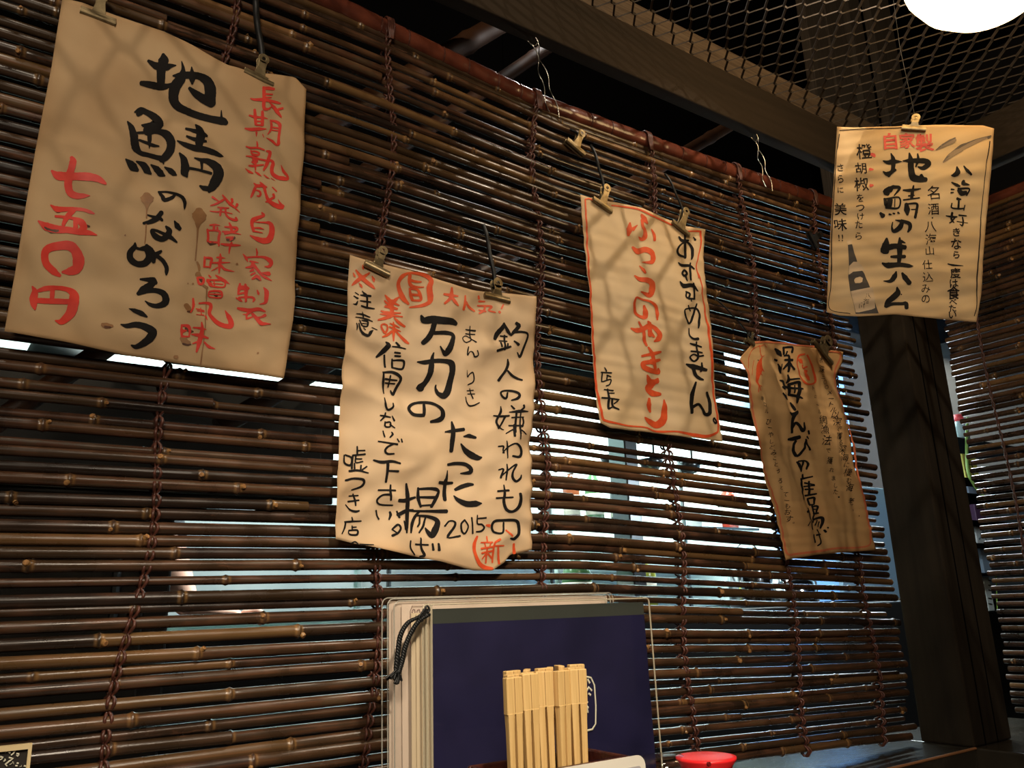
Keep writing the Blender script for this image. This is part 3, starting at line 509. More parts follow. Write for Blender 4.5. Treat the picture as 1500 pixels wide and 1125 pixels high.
(2,'ink',660,530,10.714,"240,142,4 260,240,11 290,200,10 350,165,12 375,230,12 365,310,12 270,360,8|265,452,8 370,442,8|275,502,8 395,497,8|305,417,7 330,490,10 365,570,12|235,552,8 245,630,12 290,685,12 370,680,12 468,635,8|885,-35,10 885,40,22 840,150,20 790,230,20 750,295,22|870,152,14 930,220,20 1020,260,22 1112,290,15|872,492,12 855,580,18 800,550,16 777,490,14 820,462,14 920,467,18 1010,502,20 1035,550,20 1000,595,22 930,614,12|780,702,7 780,780,20 732,880,18 712,950,18 740,1050,14|670,847,10 760,860,18 900,852,14|845,862,18 800,960,16 740,1055,12|722,982,12 780,1050,12 830,1070,7|930,697,10 970,752,14|1090,702,15 1098,740,16 1050,782,12|905,797,8 1030,792,26 1165,797,8|940,882,12 1110,882,10|1095,882,12 1112,960,14 1090,1030,12|915,1002,10 1080,1012,12|1000,822,14 995,1110,18|1060,822,10 1060,1060,12"),
(2,'ink',630,600,8.79,"1070,200,14 1070,348,14|1135,232,12 1145,385,9|1050,262,10 970,310,7|1150,272,9 1220,325,6|1010,207,10 1170,217,12|870,477,8 935,475,12 932,520,11 940,560,12|975,407,6 985,500,12 985,628,8|925,560,8 1000,480,10 1080,445,11 1150,490,20 1162,560,18 1130,613,18 1050,602,13|875,777,8 930,772,11 902,880,14|975,707,8 975,800,12 965,910,10|900,870,8 1000,772,11 1090,712,11 1045,800,12 1045,880,16 1090,928,16 1138,890,14 1145,850,8|175,295,10 260,285,22 405,265,22|265,162,10 270,260,26 262,400,30 256,540,25|400,357,8 480,347,28 572,365,17|370,452,10 430,530,30 520,592,44 600,625,35 650,620,12|220,712,17 320,695,22 440,705,24 510,760,24 505,810,28 400,820,8|108,942,19 200,945,24 312,937,17|215,787,7 212,900,24 200,1020,28 195,1120,28|350,1025,20 420,990,28 500,965,28 550,965,16"),
(2,'ink',620,700,8.333,"275,30,26 270,265,26|388,215,8 430,270,26 520,320,37 620,320,38 682,318,8|890,167,12 1025,157,12|870,252,12 1070,242,10|965,92,8 970,200,16 962,290,18 1000,390,18 1070,415,16 1140,360,22 1165,280,24 1155,197,15|975,547,11 960,670,12 860,660,14 832,590,16 860,532,16 960,520,16 1120,522,18 1168,590,20 1162,680,20 1110,742,20 1060,740,10|260,590,10 310,530,10 365,542,12 360,600,14 290,710,15 300,735,10 425,712,12|480,517,10 437,570,12 450,660,12 490,680,12 525,600,10 480,520,10|570,490,11 590,680,10|638,460,7 643,560,10 700,570,10 733,610,12 700,650,12 635,660,8|645,500,9 745,492,10"),
(2,'orange',620,700,8.333,"650,717,13 607,820,25 608,920,23 660,1030,27 740,1088,28 850,1105,16|757,580,9 800,585,20|1000,640,10 1080,710,12|1113,805,13 1125,915,20|700,790,9 835,787,9|770,717,9 775,782,10|700,865,12 840,842,10|740,800,8 750,840,8|810,800,8 800,840,8|705,920,10 840,892,12|770,850,10 768,1035,12|760,930,12 715,990,8|790,930,12 840,980,10|930,750,13 862,800,12 850,900,14 855,1030,12|860,830,10 990,827,8|910,850,14 945,1042,16"),
# --- pale sheet with red frame
(3,'orange',0,0,1,"857,293,1.1 859,328,1.3 860,373,1.3 862,425,1.4 870,508,1.4 873,562,1.6 878,590,1.7 882,611,1.7 889,617,1.6 916,623,1.1 944,626,1 958,631,1.3 970,632,1.6 993,632,1.2 1019,637,2.4 1036,639,2.2 1050,634,1.5 1054,628,1.1 1052,604,1.1 1045,555,1.3 1042,520,1.7 1039,507,1.4 1036.5,480,1.5 1032,459,1 1028,417,.8 1022.7,398,.7 1024,407,.7|1022.5,398,.7 1021,386,.7 1027,359,.9 1026,341,1.6 1024,339,1.2 1007,338,.7|984.5,329.5,1 954.7,315.6,1.3 933,306,1.2 905,302,1.1 896,301,1|857,292,.9 863,291,1.1 868,293,1"),
(3,'orange',880,290,9.375,"402,342,12 392,430,44 380,510,20|440,430,28 505,372,6|560,228,14 600,290,38 640,350,14|568,300,20 575,380,18 605,450,22 600,540,34 560,565,24 525,532,6|698,430,8 735,500,22 740,580,18|430,682,18 500,735,42 600,712,38 690,755,38 710,830,36 680,888,30 560,887,6|520,937,6 570,990,22 600,1035,12"),
(3,'orange',900,390,9.375,"268,132,8 340,180,28 440,197,36 498,245,38 500,340,40 470,400,36 365,352,8|412,540,14 430,620,33 430,690,33 370,692,22 300,640,20 280,540,18 295,432,12 380,460,12 480,490,14 560,560,18 580,650,22 583,740,10|235,850,10 310,880,35 400,860,33 480,800,32 460,755,10|470,790,16 560,855,28 615,940,30 598,1000,38 550,1030,12|540,970,16 500,900,14|340,762,12 400,880,22 410,1000,22 440,1090,16|488,830,28 488,950,30"),
(3,'orange',500,375,3,"1320,440,5 1370,430,8 1402,422,5|1325,475,5 1365,466,9 1400,456,6|1348,402,4 1368,440,9 1378,500,7"),
(3,'orange',860,520,7.119,"668,60,26 672,95,12|640,62,10 575,85,18 592,130,26 680,170,26 742,178,25 740,145,12|625,212,8 658,280,32 735,275,22|735,252,14 665,315,38 640,355,28 690,400,33 775,405,16|650,452,12 645,520,26 665,590,12|820,462,8 820,540,30 815,640,38 780,700,42 720,728,35 650,690,26 602,652,8"),
(3,'ink',880,290,9.375,"1078,532,12 1120,580,22 1212,580,12|1160,502,10 1165,650,20 1162,818,18|1150,808,12 1072,780,18 1052,720,16 1100,642,12 1190,602,12 1258,680,20 1265,780,20 1250,840,10|1275,537,7 1300,575,14|1070,887,10 1120,920,20 1230,925,18 1295,970,10|1240,887,10 1235,1000,14 1240,1120,12"),
(3,'ink',900,390,9.375,"1050,30,16 1050,190,12|940,80,16 970,50,16 1000,100,16 960,130,18 930,90,12|980,120,16 998,200,10|890,215,8 950,270,32 1060,265,24 1150,340,8|1080,237,12 1095,350,12 1088,455,14|980,350,12 1030,380,14 1010,440,15 980,420,12 985,362,10|1040,440,9 1045,487,7|1012,450,12 1080,452,14|1005,542,8 1030,620,8|1115,522,10 1090,600,14 1050,740,16 1010,788,12 970,680,12 957,602,10 1060,580,12 1130,602,12 1163,680,14 1150,780,20 1148,850,9|1025,852,7 1030,950,11 1080,1000,14 1140,1000,21|1040,1060,9 1100,1082,16 1190,1112,9"),
(3,'ink',0,0,1,"1012,514.5,1.1 1020,515.5,1.4 1028,517,1|1019,501,1 1020,512,1.4 1022,524,1.6 1017,529,1.3 1011.5,523,1.2 1016,519,1 1022,522,1.2 1030,521,1.2"),
(3,'ink',860,520,7.119,"1045,92,8 1110,117,26 1250,155,15|1195,82,8 1200,130,14 1190,170,10|1110,120,16 1140,200,16 1180,240,18 1222,255,10|1140,282,10 1112,400,22 1100,500,18 1107,600,14|1110,540,16 1170,512,14 1210,560,14 1240,615,16 1288,600,22 1290,480,20 1265,387,14|1340,652,8 1363,690,10 1353,710,10 1330,680,8 1336,655,8|180,132,5 195,170,8|145,182,8 245,190,7|155,192,7 150,280,7|200,212,7 240,230,7|205,217,7 200,260,7|160,280,7 240,257,7 225,310,7 190,325,6|205,357,7 215,460,12 212,560,12|175,362,7 260,377,8|220,402,7 270,402,7|150,447,9 320,470,7|245,467,10 260,540,12 320,570,10|310,482,7 270,512,7|212,565,10 260,542,7"),
# --- narrow brown sheet with shrimp
(4,'line',0,0,1,"1084,528,.8 1090,538,1 1095,546,1.2 1097,567,1 1101,591,1.1 1105,612,1.1 1109,630,1.1 1115,660,1.2 1121.6,687,1.3 1131,714,1.3 1139.6,741,1.3 1146,772,1.2 1151,802,1.3 1156,812,1.4 1170,811,1.6 1204,806.5,1.6 1226,803,1.4 1258,802,1.2 1272,798,1.1 1274,784,1.1 1267.6,748,1.3 1260,712,1.3 1253.6,670,1.2 1243,628,1 1233,591,.9 1229,581,.9 1224.5,554,.9 1224,543,1 1229,525,1 1228,517,1.2 1214,514.5,1|1104.5,502,1.3 1124.8,501,1.2 1165,505,1 1191,508,1.2"),
(4,'orange',1080,490,9.375,"930,267,12 850,292,12 815,400,8 840,540,8 900,650,14 980,683,12 1078,655,12 1070,560,12 1010,380,10 960,282,10|850,342,16 888,378,32 870,350,28|900,420,12 905,460,10 968,440,12|968,500,18 930,500,18 980,588,26 1000,620,14|330,322,10 310,400,30 310,480,42 290,560,28 275,640,20 300,690,12|310,150,3.5 220,200,4 165,300,4 150,460,3.5|240,350,3.5 190,560,3.5|300,160,3.5 325,300,5 365,290,3.5|305,170,3 370,140,3 400,180,3|300,690,7 288,790,7|310,690,5 345,712,5|305,700,5 330,770,5|340,460,8 370,512,3|320,520,6 350,560,3"),
(4,'ink',1080,490,9.375,"290,350,6|525,197,14 570,250,32 603,295,11|515,342,14 550,355,16|570,402,9 590,460,20 597,530,11 625,402,6|625,187,12 632,270,13|625,182,13 755,177,15 740,248,17|670,237,10 655,290,9|640,292,12 690,290,12|650,350,14 740,355,18|695,300,14 702,400,18 705,510,12|690,402,16 642,470,11|712,402,17 765,485,12|580,632,10 630,650,24 640,740,26 602,722,12|605,812,11 640,860,20 660,900,10 652,802,7|700,552,9 710,630,18 692,660,12|702,617,12 830,612,10|722,682,20 722,830,16|722,682,20 830,672,20 830,850,24 815,938,14|672,717,20 780,740,16 888,750,12|712,822,16 820,850,20 885,880,10|785,700,8 782,800,10"),
(4,'ink',1100,590,8.788,"505,2,12 560,90,20|480,132,11 530,150,23 598,112,15|590,122,20 542,180,23 530,300,18 530,383,15|530,332,16 570,262,18 620,290,22 660,358,25 688,330,17 685,255,9|498,467,15 560,460,27 622,442,24|588,492,15 565,560,14 590,640,16 625,678,16 680,600,16 710,482,13|702,472,12 758,605,15|745,362,14 758,398,14|720,437,13 742,460,11|625,757,12 660,810,16 680,880,8|680,880,6 692,750,14|640,747,10 720,745,12 748,790,14 740,850,10|705,917,11 715,958,13|690,975,14 808,947,9|692,980,14 700,1120,14"),
(4,'ink',1130,700,9.375,"452,60,14 460,200,18 460,298,12|500,62,12 600,92,10|490,112,11 605,102,9|500,152,12 588,152,10|545,42,10 550,220,14|500,240,14 628,217,11|530,282,12 542,360,14|530,282,12 605,272,16 600,350,12|545,370,12 600,362,10|470,470,16 525,450,14|510,417,13 530,520,14 550,708,14|500,602,7 467,660,7|575,382,12 590,480,12|570,392,10 640,390,14 625,470,12|592,430,9 630,430,7|585,492,14 650,482,12|590,512,12 570,610,10|580,572,12 688,545,18 708,610,16 690,688,13|640,582,10 602,650,10|670,602,10 650,668,9|565,782,12 580,888,12|612,787,12 688,772,10|630,712,12 670,800,12 665,890,14 622,933,9|735,717,12 752,743,12|762,680,9 768,690,9|930,262,10|1215,520,6"),
# --- yellowed sheet
(5,'thin',0,0,1,"1229.5,197,.6 1227,215,.7 1225,228,.4 1222.6,269,.6 1219,330,.7 1218,366,.8 1218,393,.9 1217,420,.6 1215.7,452,.5 1245.5,459,.5|1449.6,208,.8 1447,225,.8 1444,243,.6 1441,276,.5 1438,310,.6 1436.7,336,.8 1433.9,373,.9 1431,407,1 1431,444.7,.7 1427,463,.6|1230,191.5,.5 1247.7,190,.6 1280,188.5,.5 1320,186.7,.6"),
(5,'ink',1205,175,9.375,"830,570,8 900,590,28 970,580,38 1085,580,6|940,472,10 970,560,33 962,690,26 905,775,22|830,720,8 890,750,32 1000,692,18|1190,462,10 1208,560,38 1215,680,43 1240,790,46 1330,822,44 1415,830,34|1425,850,8 1350,775,26|1100,572,7 1200,570,28 1400,572,37 1455,612,37 1380,670,32 1310,652,10|1305,472,10 1310,560,23 1280,650,11"),
(5,'redf',1205,175,9.375,"670,480,20 700,490,26 715,510,16|650,690,24 690,695,12|660,910,26 690,905,14"),
(5,'ink',1205,270,9.375,"970,12,10 930,60,44 860,95,34 900,118,34|970,30,26 1060,42,20 985,150,9|850,192,15 878,280,36 920,262,44|860,200,15 1050,182,11 1042,320,12 870,320,16|925,220,40 925,300,26|992,200,7 990,310,7|795,392,18 830,428,36|915,405,13 942,410,11|970,395,13 992,400,11|1035,382,13 1055,398,11|1110,72,11 1200,80,25 1345,62,8|1250,17,10 1232,120,26 1222,190,22|1110,215,11 1330,187,11|1180,160,11 1260,152,8|1150,272,26 1160,350,44 1165,418,16|1160,270,12 1290,272,16 1290,360,20 1270,458,19|1220,345,8 1290,345,8|1000,490,6 1080,520,28 1062,590,36 980,640,26 952,590,12 962,522,7|1080,502,22 1188,542,27 1200,600,26 1172,652,13"),
(5,'ink',1205,350,9.375,"882,-10,16 870,80,52 835,155,40 890,165,34|880,120,44 1000,95,36 1135,112,30|1060,-20,12 1060,100,42 1060,200,35 1050,320,26|942,240,17 1030,240,25 1128,240,25|1080,30,24 1135,50,9|822,330,13 900,360,43 1050,350,34 1180,370,30 1240,378,7|1010,452,10 990,510,37 932,578,29 838,577,6|1092,472,15 1130,530,37 1192,608,34|1022,667,11 1030,740,44 962,810,40 892,870,35 865,930,24|875,928,24 960,895,23 1100,890,25 1145,885,30 1150,955,28|1080,762,10"),
(5,'ink',1320,175,9.375,"765,657,11 770,740,40 722,778,27 682,783,6|857,648,9 900,720,25 958,773,13|692,872,10 760,910,24 800,928,13|685,967,11 725,970,8|680,1015,11 715,1010,8|858,850,18 850,888,34 930,910,8|790,980,28 830,1020,34 890,1010,24|780,962,15 930,962,11 900,1045,10|770,1095,22 820,1100,10"),
(5,'ink',1320,280,10.714,"905,132,15 895,280,18|792,202,11 790,270,11 900,280,13 990,270,11|1000,222,9 985,298,9|800,345,20 792,430,18 832,490,8|705,387,8 800,400,18 880,397,11|850,402,15 800,470,11 760,495,8|910,372,13 1030,377,9|970,400,11 980,470,15 960,538,14 922,508,6|880,467,8 1050,490,6"),
(5,'ink',1320,370,10.714,"735,177,9 820,200,18 972,210,5"),
(5,'grey',1320,175,9.375,"480,418,6 560,370,22 680,310,34 740,290,20|720,320,12 735,290,12|575,590,6 640,530,26 740,460,36 830,420,26|830,410,24 950,350,26 1080,290,22 1180,255,10"),
(5,'fishd',1320,175,9.375,"480,415,4 560,358,9 680,290,10 740,262,9|575,585,5 650,500,15 740,430,18 820,370,18 900,340,14|900,335,10 1050,280,9 1230,235,10|1190,262,12 1220,250,9"),
]
# ------------------------------------------------------------------ papers
def cat_pts(poly, n):
    poly = [np.array(p, float) for p in poly]; seg = [0.]
    for a, b in zip(poly, poly[1:]): seg.append(seg[-1] + np.linalg.norm(b - a))
    out = []
    P = np.array(poly); s = np.array(seg) / seg[-1]
    for t in np.linspace(0, 1, n): out.append((np.interp(t, s, P[:, 0]), np.interp(t, s, P[:, 1])))
    return np.array(out)
class Paper:
    def __init__(s, name, label, group, edges, mat_, plane, wr, seed, nu=70, nv=90, creases=()):
        s.plane = plane; s.seed = seed; s.wr = wr; s.creases = creases
        T, Rr, B, L = [cat_pts(e, n) for e, n in zip(edges, (nu, nv, nu, nv))]
        s.cx = (T[:, 0].mean() + B[:, 0].mean()) / 2; s.ty = T[:, 1].mean(); s.by = B[:, 1].mean()
        m = MB(); vs = []; ti = []
        for j in range(nv):
            v = j / (nv - 1)
            for i in range(nu):
                u = i / (nu - 1)
                p = (1 - v) * T[i] + v * B[i] + (1 - u) * L[j] + u * Rr[j] - ((1 - u) * (1 - v) * T[0] + u * (1 - v) * T[-1] + (1 - u) * v * B[0] + u * v * B[-1])
                vs.append(s.pt(p[0], p[1], 0)); e = min(u, 1 - u, v, 1 - v)
                ti.append(max(0, .55 * math.exp(-(e / .035)) + .25 * noise.noise(Vector((u * 5 + seed, v * 6, 0)))))
        fs = [(j * nu + i, (j + 1) * nu + i, (j + 1) * nu + i + 1, j * nu + i + 1) for j in range(nv - 1) for i in range(nu - 1)]
        c = s.pt(T[:, 0].mean(), s.ty, 0)
        s.root = empty(name, c, label, 'paper sign', group)
        m.add(vs, fs, ti); o = m.build('sheet', mat_, smooth=True); keep_world(o, s.root)
        so = o.modifiers.new('thickness', 'SOLIDIFY'); so.thickness = .00025; so.offset = -1
        s.inks = {}
    def base(s, px, py):
        o, n = s.plane; r = ray(px, py); t = ((o - C) @ n) / (r @ n); return C + r * t
    def pt(s, px, py, off):
        o, n = s.plane; p = s.base(px, py)
        up_ = np.array([0, 0, 1.]); side = nrm(np.cross(up_, n)); a = p @ side; b = p[2]
        h = s.wr(a, b, noise, s.seed)
        for (x0, y0, x1, y1, wd, am) in s.creases:          # straight creases given by two points
            A = s.base(x0, y0); B = s.base(x1, y1); d = B - A; L = np.linalg.norm(d); d = d / L; q = p - A
            t = q @ d; dist = abs(np.linalg.norm(q - d * t)); f = max(0, min(1, min(t, L - t) / .02 + .5))
            h += am * math.exp(-(dist / wd)) * f
        w = min(1, max(0, (py - s.ty) / (s.by - s.ty)))
        return Vector(p + n * (h * (.35 + .65 * min(1, w * 4)) + off))
    def ink(s, name): return s.inks.setdefault(name, MB())
    def stroke(s, pts, key, k=0):
        """pts: list of (px,py,halfwidth px); a brush stroke lying on the sheet"""
        P = [np.array(q, float) for q in pts]
        if len(P) == 1: P = [P[0], P[0] + np.array([.3, .3, 0])]
        E = [2 * P[0] - P[1]] + P + [2 * P[-1] - P[-2]]; out = []
        for i in range(1, len(E) - 2):
            a, b, c, d = E[i - 1:i + 3]; n = max(2, int(np.linalg.norm((c - b)[:2]) / 1.5))
            for j in range(n):
                t = j / n
                q = .5 * ((2 * b) + (-a + c) * t + (2 * a - 5 * b + 4 * c - d) * t * t + (-a + 3 * b - 3 * c + d) * t ** 3)
                q[2] = b[2] + (c[2] - b[2]) * t; out.append(q)
        out.append(P[-1]); m = s.ink(key)
        n = len(out); off = .0005 + (len(m.v) % 3001) * 2e-8
        dirs = []
        for i in range(n):
            d = (out[min(i + 1, n - 1)] - out[max(i - 1, 0)])[:2]; l = np.linalg.norm(d); dirs.append(d / l if l > 1e-6 else np.array([1., 0]))
        head = []; tail = []
        w0 = out[0][2]; w1 = out[-1][2]
        for a in (80, 55, 30): head.append((out[0][:2] - dirs[0] * w0 * .75 * sin(radians(a)), w0 * cos(radians(a)), dirs[0]))
        for a in (30, 55, 80): tail.append((out[-1][:2] + dirs[-1] * w1 * .75 * sin(radians(a)), w1 * cos(radians(a)), dirs[-1]))
        rows_ = head + [(out[i][:2], out[i][2] * (1 + .07 * noise.noise(Vector((out[i][0] * .4, out[i][1] * .4, 3)))), dirs[i]) for i in range(n)] + tail
        vs = []
        for c, w, d in rows_:
            nn = np.array([-d[1], d[0]]); 
            for f in (-1, 0, 1): q = c + nn * w * f; vs.append(s.pt(q[0], q[1], off))
        fs = []
        for i in range(len(rows_) - 1):
            for f in (0, 1): fs.append((i * 3 + f, i * 3 + f + 1, i * 3 + f + 4, i * 3 + f + 3))
        m.add(vs, fs, k)
    def fill(s, poly, key, step=2., off=.00035):
        ys = [p[1] for p in poly]; y = min(ys) + .01; m = s.ink(key); prev = None
        while y < max(ys):
            xs = []
            for a, b in zip(poly, poly[1:] + poly[:1]):
                if (a[1] > y) != (b[1] > y): xs.append(a[0] + (y - a[1]) / (b[1] - a[1]) * (b[0] - a[0]))
            if len(xs) >= 2:
                xs = (min(xs), max(xs)); K = 8
                row = [s.pt(xs[0] + (xs[1] - xs[0]) * i / K, y, off) for i in range(K + 1)]
                if prev: m.add(prev + row, [(i, i + 1, i + K + 2, i + K + 1) for i in range(K)])
                prev = row
            y += step
    def finish(s, mats):
        for k, m in s.inks.items():
            o = keep_world(m.build(mats[k][0], mats[k][1], smooth=True), s.root); o['kind'] = 'stuff'
YN = np.array([0., -1, 0])
def wr_a(a, b, no, sd):
    p = Vector((a * 11 + sd, b * 17, sd)); q = Vector((a * 30, b * 44 + a * 14, sd)); r = Vector((a * 8 + b * 10, b * 14 - a * 6, sd + 5))
    return .0070 * no.noise(p) + .0028 * no.noise(q) + .0040 * (.5 - abs(no.noise(r)) * 1.6) + .0020 * sin(b * 11 + a * 5 + sd)
def wr_b(a, b, no, sd):
    p = Vector((a * 14 + sd, b * 15, sd)); q = Vector((a * 34 + 9, b * 46, sd)); r = Vector((a * 18 + b * 9, b * 22 - a * 9, sd + 5))
    return .0068 * no.noise(p) + .0040 * no.noise(q) + .0052 * (.5 - abs(no.noise(r)) * 1.6)
def wr_c(a, b, no, sd):
    p = Vector((a * 9 + sd, b * 10, sd)); q = Vector((a * 10, b * 90, sd)); r = Vector((a * 40, b * 12, sd + 5))
    return .0050 * no.noise(p) + .0018 * no.noise(q) + .0020 * no.noise(r)
def wr_d(a, b, no, sd):
    p = Vector((a * 28 + b * 9 + sd, b * 8, sd)); q = Vector((a * 12, b * 110, sd)); r = Vector((a * 60, b * 14, sd + 5))
    return .0070 * no.noise(p) + .0020 * no.noise(q) + .0032 * no.noise(r)
def wr_e(a, b, no, sd):
    p = Vector((a * 10 + sd, b * 14, sd)); q = Vector((a * 16, b * 75, sd)); r = Vector((a * 26 + b * 20, b * 40, sd + 5))
    return .0040 * no.noise(p) + .0028 * no.noise(q) + .0018 * no.noise(r)
GP = 'handwritten paper signs hung in front of the blind'
P1 = Paper('paper_sign', 'largest tan paper sign at the left with brown drip stains and big black brush writing', GP,
  ([(91, -1), (120, 6), (173, 25), (240, 47), (283, 68), (333, 97), (357, 104), (400, 111), (430, 115), (447, 133)],
   [(447, 133), (445, 250), (434, 350), (430, 440), (424, 500), (415, 555)], [(6, 487), (70, 497), (240, 527), (330, 543), (415, 555)],
   [(91, -1), (75, 100), (52, 220), (38, 300), (22, 400), (6, 487)]), P1M, (np.array([0, -.024, 0]), YN), wr_a, 1.3,
   creases=((55, 200, 120, 212, .004, .0016), (345, 482, 430, 470, .004, .0018), (230, 325, 330, 260, .012, .0016)))
P2 = Paper('paper_sign', 'cream crumpled paper sign with torn rounded bottom edge and red circled character on top', GP,
  ([(513, 373), (540, 381), (600, 396), (650, 413), (690, 425), (720, 428), (786, 434)],
   [(786, 434), (782, 560), (777, 650), (778, 700), (779, 806)],
   [(490, 790), (540, 800), (590, 812), (640, 822), (690, 836), (722, 836), (741, 824), (750, 812), (779, 806)],
   [(513, 373), (508, 440), (503, 520), (498, 600), (492, 700), (490, 790)]), P2M, (np.array([0, -.026, 0]), YN), wr_b, 4.1)
P3 = Paper('paper_sign', 'pale paper sign with a red frame line and one tall orange-red brush column', GP,
  ([(850, 285), (875, 292), (905, 297), (940, 304), (975, 320), (1000, 330), (1033, 336)],
   [(1033, 336), (1031, 380), (1037, 440), (1043, 510), (1050, 570), (1060, 647)],
   [(880, 619), (895, 627), (950, 633), (1000, 639), (1030, 643), (1060, 647)],
   [(850, 285), (855, 350), (858, 400), (866, 480), (870, 540), (875, 600), (880, 619)]), P3M, (np.array([0, -.026, 0]), YN), wr_c, 7.7)
P4 = Paper('paper_sign', 'narrow brown paper sign with a little red shrimp drawn in its top corner', GP,
  ([(1106, 500), (1125, 499), (1165, 505), (1200, 511), (1236, 515)],
   [(1236, 515), (1233, 530), (1226, 548), (1230, 580), (1238, 610), (1248, 660), (1262, 720), (1273, 770), (1281, 806)],
   [(1153, 820), (1200, 812), (1250, 808), (1281, 806)],
   [(1106, 500), (1083, 525), (1094, 548), (1098, 590), (1110, 640), (1122, 700), (1137, 750), (1153, 820)]), P4M, (np.array([0, -.030, 0]), YN), wr_d, 2.2)
o5 = C + ray(1335, 320) * 1.13; n5 = nrm(np.array([-.78, -.62, 0.]))
P5 = Paper('paper_sign', 'yellowed paper sign hanging before the dark column with a drawn sake bottle and two fish', GP,
  ([(1226, 186), (1260, 187), (1320, 184), (1370, 183), (1440, 184), (1456, 189)],
   [(1456, 189), (1450, 270), (1444, 340), (1440, 380), (1438, 430), (1430, 472)],
   [(1211, 457), (1230, 462), (1260, 463), (1310, 461), (1360, 466), (1430, 472)],
   [(1226, 186), (1222, 250), (1217, 330), (1213, 400), (1211, 457)]), P5M, (o5, n5), wr_e, 9.9)
PP = {1: P1, 2: P2, 3: P3, 4: P4, 5: P5}
def parse(t, ox, oy, sc):
    out = []
    for st in t.replace('\n', ' ').split('|'):
        pts = []
        for q in st.split():
            x, y, w = q.split(','); pts.append((ox + float(x) / sc, oy + float(y) / sc, max(.35, float(w) / sc)))
        if pts: out.append(pts)
    return out
for pid, key, ox, oy, sc, t in STROKES:
    for st in parse(t, ox, oy, sc): PP[pid].stroke(st, key)
# smaller handwriting: glyph outlines bent, thickened and placed one by one
def glyphs(text, pid, key, centers, size, weight=.012, rot=0., asp=1.):
    for i, (ch, (cx, cy)) in enumerate(zip(text, centers)):
        if ch == ' ': continue
        cu = bpy.data.curves.new('g', 'FONT'); cu.body = ch; cu.resolution_u = 3; cu.offset = weight
        ob = bpy.data.objects.new('g', cu); me = ob.to_mesh()
        if len(me.vertices) == 0: ob.to_mesh_clear(); continue
        V = [v.co.copy() for v in me.vertices]; Fc = [tuple(p.vertices) for p in me.polygons]; ob.to_mesh_clear()
        mx = (min(v.x for v in V) + max(v.x for v in V)) / 2; my = (min(v.y for v in V) + max(v.y for v in V)) / 2
        sz = size[i] if hasattr(size, '__len__') else size
        sd = (i * 7.3 + cx * .17); vs = []; P = PP[pid]
        for v in V:
            x = (v.x - mx); y = (v.y - my)
            x += .045 * noise.noise(Vector((v.x * 3, v.y * 3, sd))) - .07 * y; y += .045 * noise.noise(Vector((v.x * 3, v.y * 3, sd + 9))) + .05 * x
            x *= sz * asp; y *= -sz; X = x * cos(rot) - y * sin(rot); Y = x * sin(rot) + y * cos(rot)
            vs.append(P.pt(cx + X, cy + Y, .0006))
        P.ink(key).add(vs, Fc)
        bpy.data.objects.remove(ob); bpy.data.curves.remove(cu)
def col(p, q, n): return [(p[0] + (q[0] - p[0]) * i / (n - 1), p[1] + (q[1] - p[1]) * i / (n - 1)) for i in range(n)]
glyphs('橙胡椒をつけたら', 5, 'thin', [(1266, 222), (1261, 247), (1262, 270), (1260, 290), (1260, 305), (1261, 317), (1258, 329), (1258, 345)], [24, 18, 22, 12, 14, 12, 13, 13], .008)
glyphs('自家製', 5, 'redf', [(1304, 207), (1329, 206), (1354, 209)], [26, 24, 27], .022)
glyphs('さらに美味!!', 5, 'thin', [(1231, 246), (1231, 263), (1231, 279), (1231, 306), (1231, 329), (1229, 348), (1234, 348)], [12, 12, 11, 19, 20, 13, 13], .01)
glyphs('名酒・八海山仕込みの', 5, 'thin', [(1367, 283), (1367, 307), (1366, 319), (1363, 332), (1364, 350), (1362, 367), (1358, 388), (1359, 406), (1356, 423), (1356, 438)], [22, 18, 10, 18, 18, 15, 16, 16, 15, 15], .002)
glyphs('きなら度は食べたい', 5, 'thin', [(1401, 340), (1401, 357), (1401, 373), (1399, 401), (1397, 416), (1397, 429), (1396, 442), (1395, 452), (1395, 462)], [14, 17, 13, 16, 14, 19, 12, 12, 13], .02)
glyphs('トロール網漁法で獲れました。', 4, 'thin', [(1193, 568), (1195, 581), (1198, 593), (1201, 603), (1206, 615), (1208, 629), (1211, 645), (1214, 660), (1217, 674), (1220, 688), (1223, 700), (1226, 711), (1225, 720), (1229, 728)], [8, 6, 8, 8, 14, 14, 16, 8, 11, 8, 9, 8, 9, 8], .0, .16, .8)
glyphs('水深三〇〇メートル以深で獲る深海に棲む海老。', 4, 'thin', [(1203, 527), (1203, 541), (1205, 552), (1208, 560), (1211, 567), (1215, 575), (1217, 584), (1218, 592), (1221, 600), (1223, 608), (1226, 618), (1229, 628), (1230, 638), (1232, 648), (1234, 658), (1237, 670), (1240, 681), (1242, 692), (1243, 704), (1245, 714), (1248, 734), (1252, 747)], [9, 12, 8, 7, 7, 8, 8, 8, 8, 11, 13, 9, 11, 9, 13, 13, 9, 13, 9, 13, 12, 8], .0, .18, .8)
glyphs('キロルぴーやしどみことうろとてーもおす。', 4, 'thin', [(1116, 584), (1119, 593), (1121, 603), (1124, 618), (1126, 627), (1128, 637), (1129, 647), (1131, 655), (1134, 663), (1136, 671), (1138, 680), (1141, 690), (1144, 704), (1146, 714), (1151, 724), (1153, 733), (1154, 741), (1155, 750), (1157, 760), (1162, 766)], [9, 8, 8, 10, 8, 9, 7, 7, 9, 7, 8, 8, 9, 7, 8, 8, 9, 10, 11, 7], .0, .2, .8)
P5.fill([(1242, 359), (1248, 357), (1252, 372), (1257, 388), (1266, 400), (1272, 415), (1279, 436), (1288, 461), (1254, 461), (1250, 444), (1245, 425), (1242.5, 405), (1243.5, 390), (1243, 372)], 'bottle')
